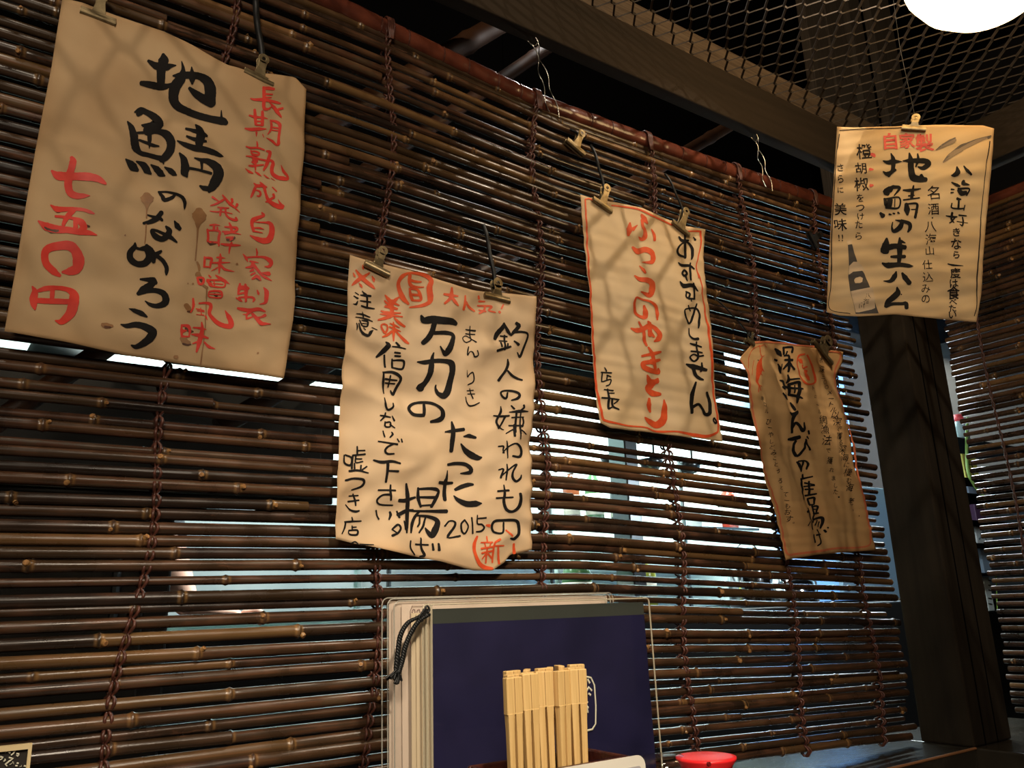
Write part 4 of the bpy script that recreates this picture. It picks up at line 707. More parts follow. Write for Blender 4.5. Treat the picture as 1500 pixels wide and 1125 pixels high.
P5.fill([(1243.8, 390), (1250, 384), (1257, 384), (1263, 390), (1268, 397), (1260, 396), (1250, 398), (1243, 403)], 'pale', off=.0006)
P5.fill([(1246, 427), (1278, 421), (1281, 436), (1282, 452), (1254, 458), (1250, 443)], 'pale', off=.0006)
P5.fill([(1251, 410), (1254, 406), (1260, 405), (1264, 407), (1263, 413), (1258, 416), (1253, 416)], 'pale', off=.0006)
P5.fill([(1240, 352), (1247, 350), (1248, 358), (1242, 360)], 'pale', off=.0006)
glyphs('八海山', 5, 'ink', [(1271, 434), (1269, 443), (1262, 448)], [9, 9, 9], .01)
MI = {'ink': ('black_writing', INK), 'thin': ('small_black_writing', INKW), 'red': ('red_writing', RED1), 'orange': ('red_writing', RED2), 'line': ('frame_line', REDP),
      'stain': ('drip_stain', STAIN), 'dark': ('dark_stain', STAIND), 'bottle': ('drawn_bottle', mat('printed_bottle_brown', (46, 37, 30), .6)),
      'pale': ('drawn_bottle_label', mat('printed_label_cream', (206, 178, 142), .6)), 'grey': ('drawn_fish', mat('printed_fish_grey', (126, 104, 80), .6)),
      'fishd': ('drawn_fish_back', mat('printed_fish_dark', (78, 64, 50), .6)), 'redf': ('faded_red_writing', mat('faded_red_ink', (196, 66, 52), .6))}
for P in PP.values(): P.finish(MI)

# ------------------------------------------------------------------ bulldog clips with straps
def clip(px, py, eye, wpx, y, label, strap=None, plane=None, name='bulldog_clip', sc_=None, dark=False):
    """jaw centre (px,py), eye centre px, jaw width in px, all on the plane y"""
    def P(q): return Vector(onY(q[0], q[1], y)) if plane is None else Vector(C + ray(*q) * (((plane[0] - C) @ plane[1]) / (ray(*q) @ plane[1])))
    J = P((px, py)); E = P(eye); up_ = (E - J); h = up_.length; up_.normalize()
    nn = Vector(YN if plane is None else plane[1]); side = up_.cross(nn).normalized()
    jw = (P((px + wpx / 2, py)) - P((px - wpx / 2, py))).length
    root = empty(name, J, label, 'clip', 'metal clips holding up the papers'); M = BLACKST if dark else CLIP
    Rm = Matrix((side, nn, up_)).transposed()
    def tw(m, nm, mt, **k): 
        m.v = [tuple(Rm @ Vector(v) + J) for v in m.v]; o = m.build(nm, mt, **k); keep_world(o, root); return o
    m = MB()      # front and back jaws: rolled bars
    m.tube([(-jw / 2, .002, 0), (jw / 2, .002, 0)], .0034, 12, flat=.75); m.box((0, .0024, .0028), (jw, .0016, .005)); tw(m, 'jaw', M, smooth=False, bevel=.0005)
    m = MB(); m.tube([(-jw / 2, -.0034, 0), (jw / 2, -.0034, 0)], .003, 12, flat=.7); m.box((0, -.003, .003), (jw, .0014, .006)); tw(m, 'jaw', M, bevel=.0005)
    for s, yy in ((1, .0044), (-1, -.0044)):
        m = MB(); w0 = jw * .21; w1 = jw * .13
        vs = [(-w0, yy * .6, .002), (w0, yy * .6, .002), (w1, yy, h * .55), (-w1, yy, h * .55), (-w1 * 1.1, yy, h * .85), (w1 * 1.1, yy, h * .85)]
        t = .0009; vs2 = [(a, b - s * t, c) for a, b, c in vs]
        m.add(vs + vs2, [(0, 1, 2, 3), (3, 2, 5, 4), (6, 9, 8, 7), (9, 10, 11, 8), (0, 6, 7, 1), (1, 7, 8, 2), (2, 8, 11, 5), (3, 9, 6, 0), (4, 10, 9, 3)])
        ro = jw * .185; ri = jw * .065; nn_ = 20          # round eye with a hole
        ring = []; 
        for rr_, y2 in ((ro, yy), (ri, yy), (ri, yy - s * t), (ro, yy - s * t)):
            ring += [(rr_ * cos(2 * pi * k / nn_), y2, h + rr_ * sin(2 * pi * k / nn_)) for k in range(nn_)]
        m.add(ring, [(a * nn_ + k, a * nn_ + (k + 1) % nn_, ((a + 1) % 4) * nn_ + (k + 1) % nn_, ((a + 1) % 4) * nn_ + k) for a in range(4) for k in range(nn_)])
        tw(m, 'handle', M, bevel=.0003)
    m = MB(); m.tube([(-jw * .2, -.001, .006), (jw * .2, -.001, .006)], .0022, 10); tw(m, 'spring', STEELD)
    if strap:
        m = MB(); S0 = P(strap[0]); S1 = E + Vector((0, .004, 0)); S0.y += .010
        pts = [S0 + (S1 - S0) * t + Vector((0, -.004 * sin(t * pi), 0)) + Vector((.0012 * sin(t * 9), 0, 0)) for t in [j / 12 for j in range(13)]]
        m.tube(pts, strap[1], 8, flat=1.0)
        m.tube([S1 + Vector((.003 * cos(a), -.002, .004 * sin(a))) for a in [k * pi / 5 for k in range(11)]], .0010, 6)
        keep_world(m.build('strap', BLACKST, smooth=True), root)
    return root
Yc = -.024
clip(143, 27, (150, -8), 50, Yc, 'leftmost clip, on the top edge of the large tan paper near its left corner')
clip(378, 116, (385, 89), 42, Yc, 'clip on the right top corner of the large tan paper, hanging from a black strap', strap=((373, -30), .0036))
clip(551, 396, (559, 369), 37, Yc - .002, 'left of the two clips on the torn cream paper, beside a red cross mark')
clip(727, 438, (727, 416), 36, Yc - .002, 'right of the two clips on the torn cream paper, hanging from a black strap', strap=((714, 325), .0026))
clip(881, 302, (887, 277), 27, Yc - .002, 'left of the two clips on the pale red-framed paper, hanging from a thin black strap', strap=((872, 208), .0022))
clip(996, 336, (1003, 311), 24, Yc - .002, 'dark right clip on the pale red-framed paper above its black writing', strap=((981, 250), .0018))
clip(842, 217, (850, 197), 26, -.014, 'empty brass clip hooked on the blind with no paper in it', strap=((836, 184), .0022))
clip(1204, 517, (1211, 500), 29, Yc - .006, 'clip on the right top corner of the narrow brown paper with the shrimp')
clip(1098, 502, (1100, 490), 10, Yc - .004, 'small clip twisting the left top corner of the narrow brown shrimp paper', strap=((1052, 432), .0012))
clip(1190, 352, (1200, 344), 16, -.016, 'small dark empty clip hooked on the blind left of the dark column', dark=True)
tp = (o5, n5)
root5 = clip(1338, 190, (1341, 174), 36, 0, 'clip holding the yellowed sake-bottle paper, hung on a thread from the mesh', plane=tp)
e5 = C + ray(1341, 174) * (((o5 - C) @ n5) / (ray(1341, 174) @ n5))
m = MB(); m.tube([(e5[0], e5[1], e5[2]), (e5[0] - .003, e5[1] + .002, (e5[2] + .884) / 2), (e5[0] + .002, e5[1], .884)], .0004, 5)
keep_world(m.build('thread', BLACKST, smooth=True), root5)

# ------------------------------------------------------------------ table and things on it
TZ = -.285
m = MB(); wbox(m, -.9, 1.30, -1.5, -.079, TZ - .03, TZ)
t = m.build('tabletop', TABLE, bevel=.003)
troot = empty('table', (.3, -.7, -1.0), 'dark wooden dining table under the menus and chopsticks, pushed up to the sill', 'table'); keep_world(t, troot)
for x in (-.8, 1.2):
    for y in (-1.4, -.15):
        m = MB(); wbox(m, x - .03, x + .03, y - .03, y + .03, -1.0, TZ - .03); keep_world(m.build('leg', TABLE, bevel=.003), troot)
def W3(x, y, z): return (x, y, z)
def rrect(x0, x1, z0, z1, r, y, n=6):
    pts = []
    for cx, cz, a0 in ((x1 - r, z1 - r, 0), (x0 + r, z1 - r, 90), (x0 + r, z0 + r, 180), (x1 - r, z0 + r, 270)):
        for k in range(n + 1):
            a = radians(a0 + 90 * k / n); pts.append((cx + r * cos(a), y, cz + r * sin(a)))
    return pts
def slab(m, pts, th, mi=0, lean=0., z0=0.):
    n = len(pts); f = lambda p, dy: (p[0], p[1] + dy + (p[2] - z0) * lean, p[2])
    m.add([f(p, 0) for p in pts] + [f(p, th) for p in pts], [tuple(range(n)), tuple(range(n, 2 * n))[::-1]] + [(k, (k + 1) % n, n + (k + 1) % n, n + k) for k in range(n)], 0., mi)
# laminated menu behind
EDGEM = mat('clear_sleeve_edge', (196, 194, 182), .15, alpha=.5, coat=1.)
lm = empty('laminated_menu', (.48, -.10, TZ), 'stack of clear laminated pale menu sheets standing behind the navy booklet', 'menu')
for k, (dx, dzz, yb) in enumerate(((0, 0, -.098), (.004, -.001, -.101), (.009, -.003, -.104))):
    m = MB(); slab(m, rrect(.336 + dx, .612 - dx * 1.6, TZ + .001, .012 + dzz, .006, yb), .0007, lean=.02)
    keep_world(m.build('plastic_sleeve', PLAST), lm)
    m = MB(); slab(m, rrect(.343 + dx * 1.1, .604 - dx * 1.6, TZ + .004, .009 + dzz, .001, yb + .0002), .0003, lean=.02)
    keep_world(m.build('page', PAGE), lm)
    m = MB(); rr_ = rrect(.336 + dx, .612 - dx * 1.6, TZ + .001, .012 + dzz, .006, yb); m.tube([(q[0], q[1] - .0003 + (q[2]) * .02, q[2]) for q in rr_ + rr_[:1]], .0006, 5); keep_world(m.build('sleeve_edge', EDGEM, smooth=True), lm)
m = MB()        # printed box and dots at the left margin of the front page
def onm(px, py, y): return Vector(onY(px, py, y))
ym = -.1052
def rib(m, pl, w, y):
    pts = [onm(px, py, y) for px, py in pl]
    m.tube(pts, w, 4, flat=.2)
rib(m, [(601, 950), (601, 895), (604, 887), (624, 887)], .0005, ym)
rib(m, [(601, 940), (604, 949), (616, 950)], .0005, ym)
for yy in (896, 910, 922, 932): 
    for xx in (606, 613):
        c = onm(xx, yy, ym); m.tube([c + Vector((.0016 * cos(a), 0, .0022 * sin(a))) for a in [k * pi / 4 for k in range(9)]], .0003, 4)
for yy in (960, 977, 995, 1015, 1037, 1060, 1085, 1105):
    c = onm(613, yy, ym); m.tube([c + Vector((.0012 * cos(a), 0, .0022 * sin(a))) for a in [k * pi / 4 for k in range(9)]], .0003, 4)
keep_world(m.build('printed_marks', GREYINK), lm)
# navy booklet
YB = -.122
bk = empty('menu_booklet', (.5, -.12, TZ), 'navy blue menu booklet in a clear vinyl cover with a black tasselled cord', 'menu')
x0, x1, zt_ = .374, .634, .002
for k in range(4):
    m = MB(); slab(m, rrect(x0 - .0165 + k * .004, x1 - .008 - .001 * k, TZ + .004, zt_ - .004 - .0006 * k, .001, YB + .0085 - k * .0018), .0006, lean=.01); keep_world(m.build('page', PAGE2), bk)
m = MB(); slab(m, rrect(x0, x1, TZ + .003, zt_ - .014, .0012, YB), .0011, lean=.01); keep_world(m.build('cover', NAVY), bk)
m = MB(); slab(m, rrect(x0, x1, zt_ - .0141, zt_ - .001, .0012, YB), .0011, lean=.01); keep_world(m.build('top_band', BAND), bk)
m = MB(); slab(m, rrect(x0 - .010, x1 + .007, TZ + .002, zt_ + .003, .004, YB - .0016), .0006, lean=.01); keep_world(m.build('vinyl_cover', PLAST), bk)
m = MB()
for pts in (rrect(x0 - .010, x1 + .007, TZ + .002, zt_ + .003, .004, YB - .0017),):
    m.tube([(p[0], p[1] + (p[2]) * .01, p[2]) for p in pts + pts[:1]], .0009, 6)
m.tube([(x0 - .0015, YB - .002, TZ + .002), (x0 - .0015, YB - .002, zt_ + .003)], .0012, 6)
m.tube([(x0 - .007, YB - .002, TZ + .002), (x0 - .0062, YB - .002, -.1), (x0 - .0070, YB - .002, zt_ + .003)], .0016, 6)
keep_world(m.build('vinyl_edge', mat('clear_vinyl_edge', (206, 196, 170), .12, alpha=.55, coat=1.), smooth=True), bk)
m = MB()
for st in parse('1068,722,2.5 1095,728,2.5 1110,760,2.5 1116,850,2.5 1115,930,2.5 1100,955,3 1068,962,3|1068,722,2 990,716,2 975,740,2 968,800,2 968,930,2 985,958,2 1068,962,2|1080,735,3 1090,752,3|1070,795,3 1085,770,3 1099,785,3|1084,797,3 1094,805,3|1060,815,3 1080,838,3|1065,862,3 1084,858,3|1076,846,3 1080,882,3|1010,760,4 1050,765,4|1030,745,3 1030,800,4|1000,830,4 1050,835,4|1020,860,4 1045,900,4|1000,900,4 1030,880,4', 500, 750, 3):
    m.tube([Vector(onY(a, b, YB - .0007)) + Vector((0, .01 * onY(a, b, YB)[2], 0)) for a, b, w in st], [w * .0012 for a, b, w in st], 6, flat=.25)
keep_world(m.build('white_logo', WHITEINK, smooth=True), bk)
# braided cord and tassel
m = MB()
def px_path(l, y): return [Vector(onY(a, b, y)) for a, b in l]
def smooth_path(P, n=8):
    out = []; E = [2 * P[0] - P[1]] + P + [2 * P[-1] - P[-2]]
    for i in range(1, len(E) - 2):
        a, b, c, d = E[i - 1:i + 3]
        for j in range(n):
            t = j / n; out.append(.5 * ((2 * b) + (-a + c) * t + (2 * a - 5 * b + 4 * c - d) * t * t + (-a + 3 * b - 3 * c + d) * t ** 3))
    return out + [P[-1]]
for l in ([(628, 893), (615, 903), (598, 912), (587, 930), (583, 955), (580, 982)], [(627, 900), (612, 910), (600, 928), (592, 948), (587, 970), (582, 986)]):
    p = smooth_path(px_path(l, -.130), 14)
    for s in (0, 2.1, 4.2):
        m.tube([q + Vector((.0013 * cos(i * .9 + s), .0012 * sin(i * .9 + s) - (.002 if l[0][1] > 895 else 0), 0)) for i, q in enumerate(p)], .0013, 6)
for k in range(4):
    c = Vector(onY(616 + k * 3, 905 - k * 4, -.1315)); m.tube([c + Vector((.003 * cos(a) * .7, -.001, .003 * sin(a))) for a in [j * pi / 4 for j in range(9)]], .0011, 6)
keep_world(m.build('tassel_cord', BRAID, smooth=True), bk)
m = MB(); rg = random.Random(2)
for (a, b) in (((581, 982), (571, 994)), ((584, 984), (583, 1000))):
    for k in range(9):
        q = Vector(onY(a[0] + rg.uniform(-2, 2), a[1] + rg.uniform(-2, 1), -.131 + rg.uniform(-.002, .002))); e = Vector(onY(b[0] + rg.uniform(-6, 6), b[1] + rg.uniform(-3, 3), -.131 + rg.uniform(-.003, .003)))
        m.tube([q, (q + e) / 2 + Vector((.0006, 0, 0)), e], .0010, 5)
keep_world(m.build('tassel', BRAID, smooth=True), bk)

# chopsticks in a lacquered box
HX, HY = .3945, -.266
hb = empty('chopstick_box', (HX, HY, TZ), 'dark red lacquered box holding the wooden chopsticks in front of the booklet', 'box')
m = MB(); w, d, h, t_ = .112, .056, .174, .004
wbox(m, HX - w / 2, HX + w / 2, HY - d / 2, HY - d / 2 + t_, TZ + .001, TZ + h); wbox(m, HX - w / 2, HX + w / 2, HY + d / 2 - t_, HY + d / 2, TZ + .001, TZ + h)
wbox(m, HX - w / 2, HX - w / 2 + t_, HY - d / 2 + t_, HY + d / 2 - t_, TZ + .001, TZ + h); wbox(m, HX + w / 2 - t_, HX + w / 2, HY - d / 2 + t_, HY + d / 2 - t_, TZ + .001, TZ + h)
keep_world(m.build('box_wall', HOLD, bevel=.0015), hb)
m = MB(); wbox(m, HX - w / 2 + t_, HX + w / 2 - t_, HY - d / 2 + t_, HY + d / 2 - t_, TZ + .001, TZ + .036); keep_world(m.build('box_floor', HOLD), hb)
def chop_proto(label):
    r_ = empty('disposable_chopsticks', (0, 0, 0), label, 'chopsticks', 'pale wooden chopstick pairs standing in the lacquered box')
    m = MB()           # joined head, slightly wider, with sloped shoulders
    m.box((0, 0, .1875), (.0136, .0052, .025)); m.box((-.0034, 0, .1725), (.0052, .0048, .006)); m.box((.0034, 0, .1725), (.0052, .0048, .006))
    m.build('head', CHOP, r_, bevel=.0006)
    m = MB(); m.box((0, -.00262, .188), (.0004, .0003, .023)); m.build('slit', CHOPD, r_)
    for s in (-1, 1):
        m = MB(); a = .0023; b = .0017; vs = []
        for z, q, cx in ((0, .0013, .0026), (.165, .0024, .0034), (.176, .0028, .0034)):
            vs += [(s * cx - q, -q, z), (s * cx + q, -q, z), (s * cx + q, q, z), (s * cx - q, q, z)]
        m.add(vs, [(0, 3, 2, 1), (8, 9, 10, 11)] + [(i * 4 + k, i * 4 + (k + 1) % 4, (i + 1) * 4 + (k + 1) % 4, (i + 1) * 4 + k) for i in range(2) for k in range(4)])
        m.build('stick', CHOP, r_, bevel=.0004)
    return r_
def dup(r_):
    c = r_.copy(); COL.objects.link(c)
    for ch in r_.children:
        d_ = ch.copy(); COL.objects.link(d_); d_.parent = c
    return c
proto = chop_proto('x'); rg = random.Random(9)
rear = ['middle row', 'back row']; order = ['leftmost', 'second from the left', 'centre one', 'fourth from the left', 'rightmost']
names = ['leftmost front pair of pale chopsticks, at the box corner', 'second front pair of chopsticks from the left', 'third front pair of chopsticks from the left', 'fourth front pair of chopsticks from the left',
         'rightmost front pair of chopsticks, beside the white logo']
k = 0
for row in range(3):
    n = (5, 5, 5)[row]; xa_, xb_ = ((.3525, .4075), (.364, .420), (.375, .433))[row]
    for i in range(n):
        c = proto if k == 0 else dup(proto); k += 1
        x = xa_ + (xb_ - xa_) * i / (n - 1) + rg.uniform(-.0006, .0006)
        y = HY - .0165 + row * .0165 + rg.uniform(-.001, .001)
        c.location = (x, y, TZ + .0365 + rg.uniform(0, .003)); sx = (i / (n - 1) - .5)
        c.rotation_euler = (rg.uniform(-.01, .02), sx * .022 + rg.uniform(-.008, .008), rg.choice([0, 0, .15, -.2, .9, 1.2]) if row else rg.uniform(-.35, .35))
        c['label'] = names[i] if row == 0 else 'pale chopstick pair in the %s of the box, %s' % (rear[row - 1], order[i])
# laminated card in front
q_ = onY(945, 1101, -.312); cx_, cz_ = q_[0] - .459, q_[2] + .108
cd = empty('laminated_card', (.40, -.312, TZ), 'white laminated card standing in front of the chopsticks at the bottom edge', 'card')
m = MB(); slab(m, rrect(.300 + cx_, .459 + cx_, TZ + .001, -.108 + cz_, .009, -.3125), .0012); keep_world(m.build('plastic_sheet', PLAST), cd)
m = MB(); slab(m, rrect(.301 + cx_, .4575 + cx_, TZ + .002, -.1092 + cz_, .008, -.3130), .0004); keep_world(m.build('white_border', CARDW), cd)
m = MB(); slab(m, rrect(.310 + cx_, .4525 + cx_, TZ + .006, -.1165 + cz_, .002, -.3134), .0003); keep_world(m.build('grey_band', CARDG), cd)
m = MB(); slab(m, rrect(.315 + cx_, .4460 + cx_, TZ + .010, -.1215 + cz_, .001, -.3137), .0002); keep_world(m.build('inner_paper', CARDW), cd)
# soy bottle with red cap
bc = Vector(onY(1034, 1110, -.25)); 
sb_ = empty('soy_sauce_bottle', (bc.x, -.25, TZ), 'soy sauce bottle with a flared bright red cap at the bottom edge', 'bottle')
zt2 = bc.z - TZ
m = MB(); m.lathe([(.001, .001), (.023, .001), (.025, .006), (.025, .075), (.022, .095), (.019, .106), (.019, zt2 - .022)], (0, 0, 0), 28); m.build('bottle_body', GLASS, sb_, smooth=True)
m = MB(); m.lathe([(.001, .004), (.022, .004), (.0235, .008), (.0235, .06), (.001, .0601)], (0, 0, 0), 28); m.build('soy_sauce', SOY, sb_, smooth=True)
m = MB(); m.lathe([(.0205, zt2 - .030), (.0215, zt2 - .030), (.0222, zt2 - .006), (.0262, zt2 - .001), (.0262, zt2 + .001), (.0225, zt2 + .0016), (.001, zt2 + .0022)], (0, 0, 0), 36)
m.build('cap', REDCAP, sb_, smooth=True)
m = MB(); q = Vector(onY(1037, 1119, -.273)) - Vector((bc.x, -.25, TZ)); m.tube([q, q + Vector((0, -.002, 0))], .0018, 10); m.build('pour_hole', mat('dark_red_hole', (120, 14, 16), .5), sb_)
# glass jar
jc = Vector(onY(974, 1112, -.225))
jr = empty('glass_jar', (jc.x, -.225, TZ), 'clear glass jar with a clear lid between the white card and the red cap', 'jar'); hz = jc.z - TZ
m = MB(); m.lathe([(.001, .001), (.020, .001), (.022, .004), (.023, .06), (.023, hz - .014), (.0215, hz - .010)], (0, 0, 0), 32); m.build('jar_body', GLASS, jr, smooth=True)
m = MB(); m.lathe([(.0235, hz - .011), (.0235, hz - .003), (.020, hz + .002), (.010, hz + .004), (.001, hz + .0045)], (0, 0, 0), 32); m.build('lid', GLASS, jr, smooth=True)
m = MB(); m.lathe([(.001, .003), (.0195, .003), (.0205, .055), (.001, .0555)], (0, 0, 0), 24); m.build('spice', mat('brown_spice', (132, 60, 30), .8), jr, smooth=True)
# small black card in a pale frame at the left
kc = empty('chalk_card', (.03, -.10, TZ), 'small black card with white handwriting in a cream frame at the bottom left corner', 'card')
m = MB()
xr = onY(47, 1088, -.1)[0]; zt3 = onY(47, 1088, -.1)[2]
slab(m, rrect(xr - .085, xr - .002, TZ + .003, zt3 - .003, .0005, -.1002), .001); keep_world(m.build('black_panel', CHALK), kc)
m = MB()
wbox(m, xr - .087, xr, -.1030, -.0985, zt3 - .0035, zt3); wbox(m, xr - .0022, xr, -.1030, -.0985, TZ + .001, zt3 - .0035); wbox(m, xr - .087, xr - .0848, -.1030, -.0985, TZ + .001, zt3 - .0035); wbox(m, xr - .087, xr, -.1030, -.0985, TZ + .001, TZ + .004)
keep_world(m.build('card_frame', FRAMEW), kc)
m = MB()
for st in parse('80,480,14 120,520,20|180,560,14 280,480,20|300,530,20 380,580,18|460,480,20 560,490,20 500,580,22 410,660,20|600,600,22 680,600,22 690,650,20 650,700,18 600,650,18|0,710,26 110,740,20 60,800,18 0,830,16|170,790,16 200,840,16 130,880,18|320,740,20 480,780,22 360,860,22 200,990,25 260,1060,16|470,880,18 440,960,20 350,1000,18|490,900,18 500,980,18|610,940,20 680,965,20|560,1040,20 640,1050,20|780,1020,18 780,1070,22 710,1085,16|870,1045,20 1020,1080,22', 0, 1080, 25):
    m.tube([Vector(onY(a, b, -.1012)) for a, b, w in st], [w * .0007 for a, b, w in st], 5, flat=.3)
keep_world(m.build('white_writing', WHITEINK, smooth=True), kc)

# ------------------------------------------------------------------ kitchen behind the blind
def at(px, py, y): return Vector(onY(px, py, y))
m = MB(); wbox(m, -2.2, 3.4, .50, .80, -1.0, -.02); struct('trim_11', m, mat('dark_counter', (30, 30, 30), .7), bevel=.004)       # counter block
m = MB(); wbox(m, -2.2, 3.4, .66, 1.1, 1.02, 1.08); struct('trim_12', m, BLACK)
ld = empty('kitchen_hood', (.9, .8, .55), 'dark hood box hanging over the kitchen counter behind the upper blind', 'hood')
m = MB(); wbox(m, -1.6, .95, .56, .60, .43, 1.4); keep_world(m.build('hood_panel', BLACK), ld)
m = MB(); wbox(m, .952, 1.62, .56, .60, .505, 1.4); keep_world(m.build('hood_panel', BLACK), ld)
m = MB(); wbox(m, 1.622, 2.12, .56, .60, .66, 1.4); keep_world(m.build('hood_panel', BLACK), ld)
m = MB(); wbox(m, -1.6, 1.62, .60, .80, .56, .58); keep_world(m.build('hood_lip', STEELD), ld)
uc = empty('blocking_cupboard', (-.4, .5, .26), 'dark cupboard block added to hold back kitchen light under the large tan paper', 'cupboard')  # added occluder, keeps the slits under the tan paper dark
m = MB(); wbox(m, -1.6, .515, .46, .52, .170, .356); keep_world(m.build('body', mat('dim_grey_cupboard', (66, 64, 60), .6), bevel=.003), uc)
for x_ in (-.45, .03):
    m = MB(); wbox(m, x_, x_ + .46, .452, .4598, .176, .350); keep_world(m.build('door', mat('dim_grey_door', (78, 76, 70), .6), bevel=.002), uc)
fr = empty('blocking_cabinet', (-.2, .7, -1), 'dark cabinet added to block kitchen light behind the left part of the blind', 'cabinet')  # put in to stop kitchen light coming through the lower left slits
m = MB(); wbox(m, -1.6, .275, .46, .498, -.9, .156); keep_world(m.build('body', mat('dark_cabinet', (46, 42, 38), .5), bevel=.004), fr)
m = MB(); wbox(m, -.4, .24, .452, .46, -.10, .15); keep_world(m.build('door', mat('dark_cabinet_door', (54, 50, 44), .45), bevel=.003), fr)
m = MB(); m.tube([(.2, .44, .0), (.2, .44, .1)], .006, 8); keep_world(m.build('handle', STEELD), fr)
# steel wall panels and posts on the back wall
for i, (a, b, z0, z1, mt) in enumerate(((.30, .95, -.02, .40, STEEL), (.97, 1.62, -.02, .62, STEEL), (1.66, 2.78, -.02, .75, TILE), (2.80, 3.39, -.02, 1.0, mat('bluish_panel', (112, 158, 220), .5)))):
    m = MB(); wbox(m, a, b, 1.36, 1.39, z0, z1)
    o = tag(m.build('wall_panel', mt, bevel=.003), ('dull steel wall panel seen through the slits below the large tan paper', 'steel wall panel seen through the slits right of the torn cream paper', 'pale tiled panel seen through the slits under the pale red-framed paper', 'bluish panel seen in the gap left of the dark column')[i], 'panel')
m = MB(); wbox(m, 1.305, 1.345, .62, .68, -.0195, .555); wbox(m, 1.29, 1.36, .61, .70, -.0195, -.012)
tag(m.build('steel_post', STEELD, bevel=.003), 'dark steel post seen through the slits below the pale red-framed paper', 'post')
# shelf with bottles and tins
sh = empty('kitchen_shelf', (1.5, .95, .2), 'thin steel kitchen shelf crossing behind the middle slits', 'shelf')
m = MB(); wbox(m, 1.0, 2.4, 1.14, 1.30, .235, .243); keep_world(m.build('board', STEELD), sh)
for x in (1.02, 1.58, 2.18):
    m = MB(); m.tube([(x, 1.29, -.9), (x, 1.29, .50)], .007, 8); keep_world(m.build('upright', STEELD, smooth=True), sh)
PAL = [((206, 214, 84), 'yellow-green'), ((70, 110, 70), 'green'), ((40, 40, 44), 'black'), ((220, 220, 214), 'white'), ((120, 66, 40), 'brown'), ((190, 60, 40), 'red')]
def kbottle(x, y, z, r, h, colr, lab, capc=(230, 230, 224)):
    root = empty('sauce_bottle', (x, y, z), lab, 'bottle', 'bottles in the kitchen behind the blind')
    m = MB(); m.lathe([(.001, 0), (r, 0), (r, h * .62), (r * .8, h * .74), (r * .38, h * .84), (r * .36, h * .93)], (0, 0, 0), 18); m.build('bottle_body', mat('bottle_' + lab[:6], colr, .2), root, smooth=True)
    m = MB(); m.lathe([(r * .42, h * .9), (r * .42, h), (.001, h)], (0, 0, 0), 14); m.build('cap', mat('cap_' + lab[:6], capc, .4), root, smooth=True)
    m = MB(); m.lathe([(r * 1.01, h * .15), (r * 1.01, h * .5)], (0, 0, 0), 18); m.build('paper_label', mat('lab_' + lab[:6], (226, 220, 200), .6), root, smooth=True)
for i, (px, w_) in enumerate(((835, 4), (868, 1), (905, 2), (1010, 3), (1062, 5))):
    p = at(px, 690, 1.2)
    kbottle(p.x, 1.2, .2435, .026 + .003 * (i % 3), .17 + .02 * (i % 2), PAL[w_][0], '%s bottle on the steel kitchen shelf, %s' % (PAL[w_][1], ('leftmost of the row', 'second of the row', 'middle of the row', 'fourth of the row', 'rightmost of the row')[i]))
for i, (px, w_) in enumerate(((940, 0), (845, 1))):
    p = at(px, 850, .72); kbottle(p.x, .72, -.0195, .035, .14, PAL[w_][0], ('yellow-green bottle on the kitchen counter, low behind the middle slits', 'green bottle on the kitchen counter, just right of the torn cream paper')[i])
# steel kettle and pot
for i, (px, py, r) in enumerate(((1102, 880, .055), (1165, 880, .06))):
    p = at(px, py, .65)
    kt = empty('steel_pot', (p.x, .65, -.0195), ('tall shiny steel flask on the counter behind the slits below the shrimp paper', 'low steel pot with a wire handle right of the tall flask')[i], 'pot')
    m = MB(); H_ = (.15, .075)[i]; m.lathe([(.001, 0), (r, 0), (r * 1.02, .01), (r, H_ * .8), (r * .6, H_ * .95), (r * .2, H_), (.001, H_ * 1.02)], (0, 0, 0), 32); m.build('pot_body', mat('polished_steel%d' % i, (190, 194, 198), .12, metal=1.), kt, smooth=True)
    m = MB(); m.tube([(r * 1.0 * cos(a), 0, H_ * .7 + .06 * sin(a)) for a in [k * pi / 10 for k in range(11)]], .002, 6); m.build('pot_handle', STEELD, kt, smooth=True)
# hanging ladles seen against the bright panels
for i, px in enumerate((900, 955, 1010)):
    p = at(px, 640, .72)
    r_ = empty('ladle', (p.x, .72, .559), ('long ladle hanging under the hood, left of three', 'long ladle hanging under the hood, middle of three', 'long ladle hanging under the hood, right of three')[i], 'ladle', 'ladles hanging under the kitchen hood')
    m = MB(); m.tube([(0, 0, 0), (0, -.004, -.10), (0, 0, -.20)], .003, 6); m.build('handle', STEELD, r_, smooth=True)
    m = MB(); m.lathe([(.001, -.232), (.02, -.226), (.03, -.21), (.032, -.20)], (0, .012, 0), 20); m.build('bowl', STEELD, r_, smooth=True)
m = MB(); wbox(m, 2.0, 3.35, .56, .575, -.01, .30)
tag(m.build('wall_panel', mat('cool_white_panel', (150, 186, 214), .5), bevel=.002), 'low pale blue panel added behind the rack so the side blind slits show bright', 'panel')  # extra panel, gives the side blind bright slits
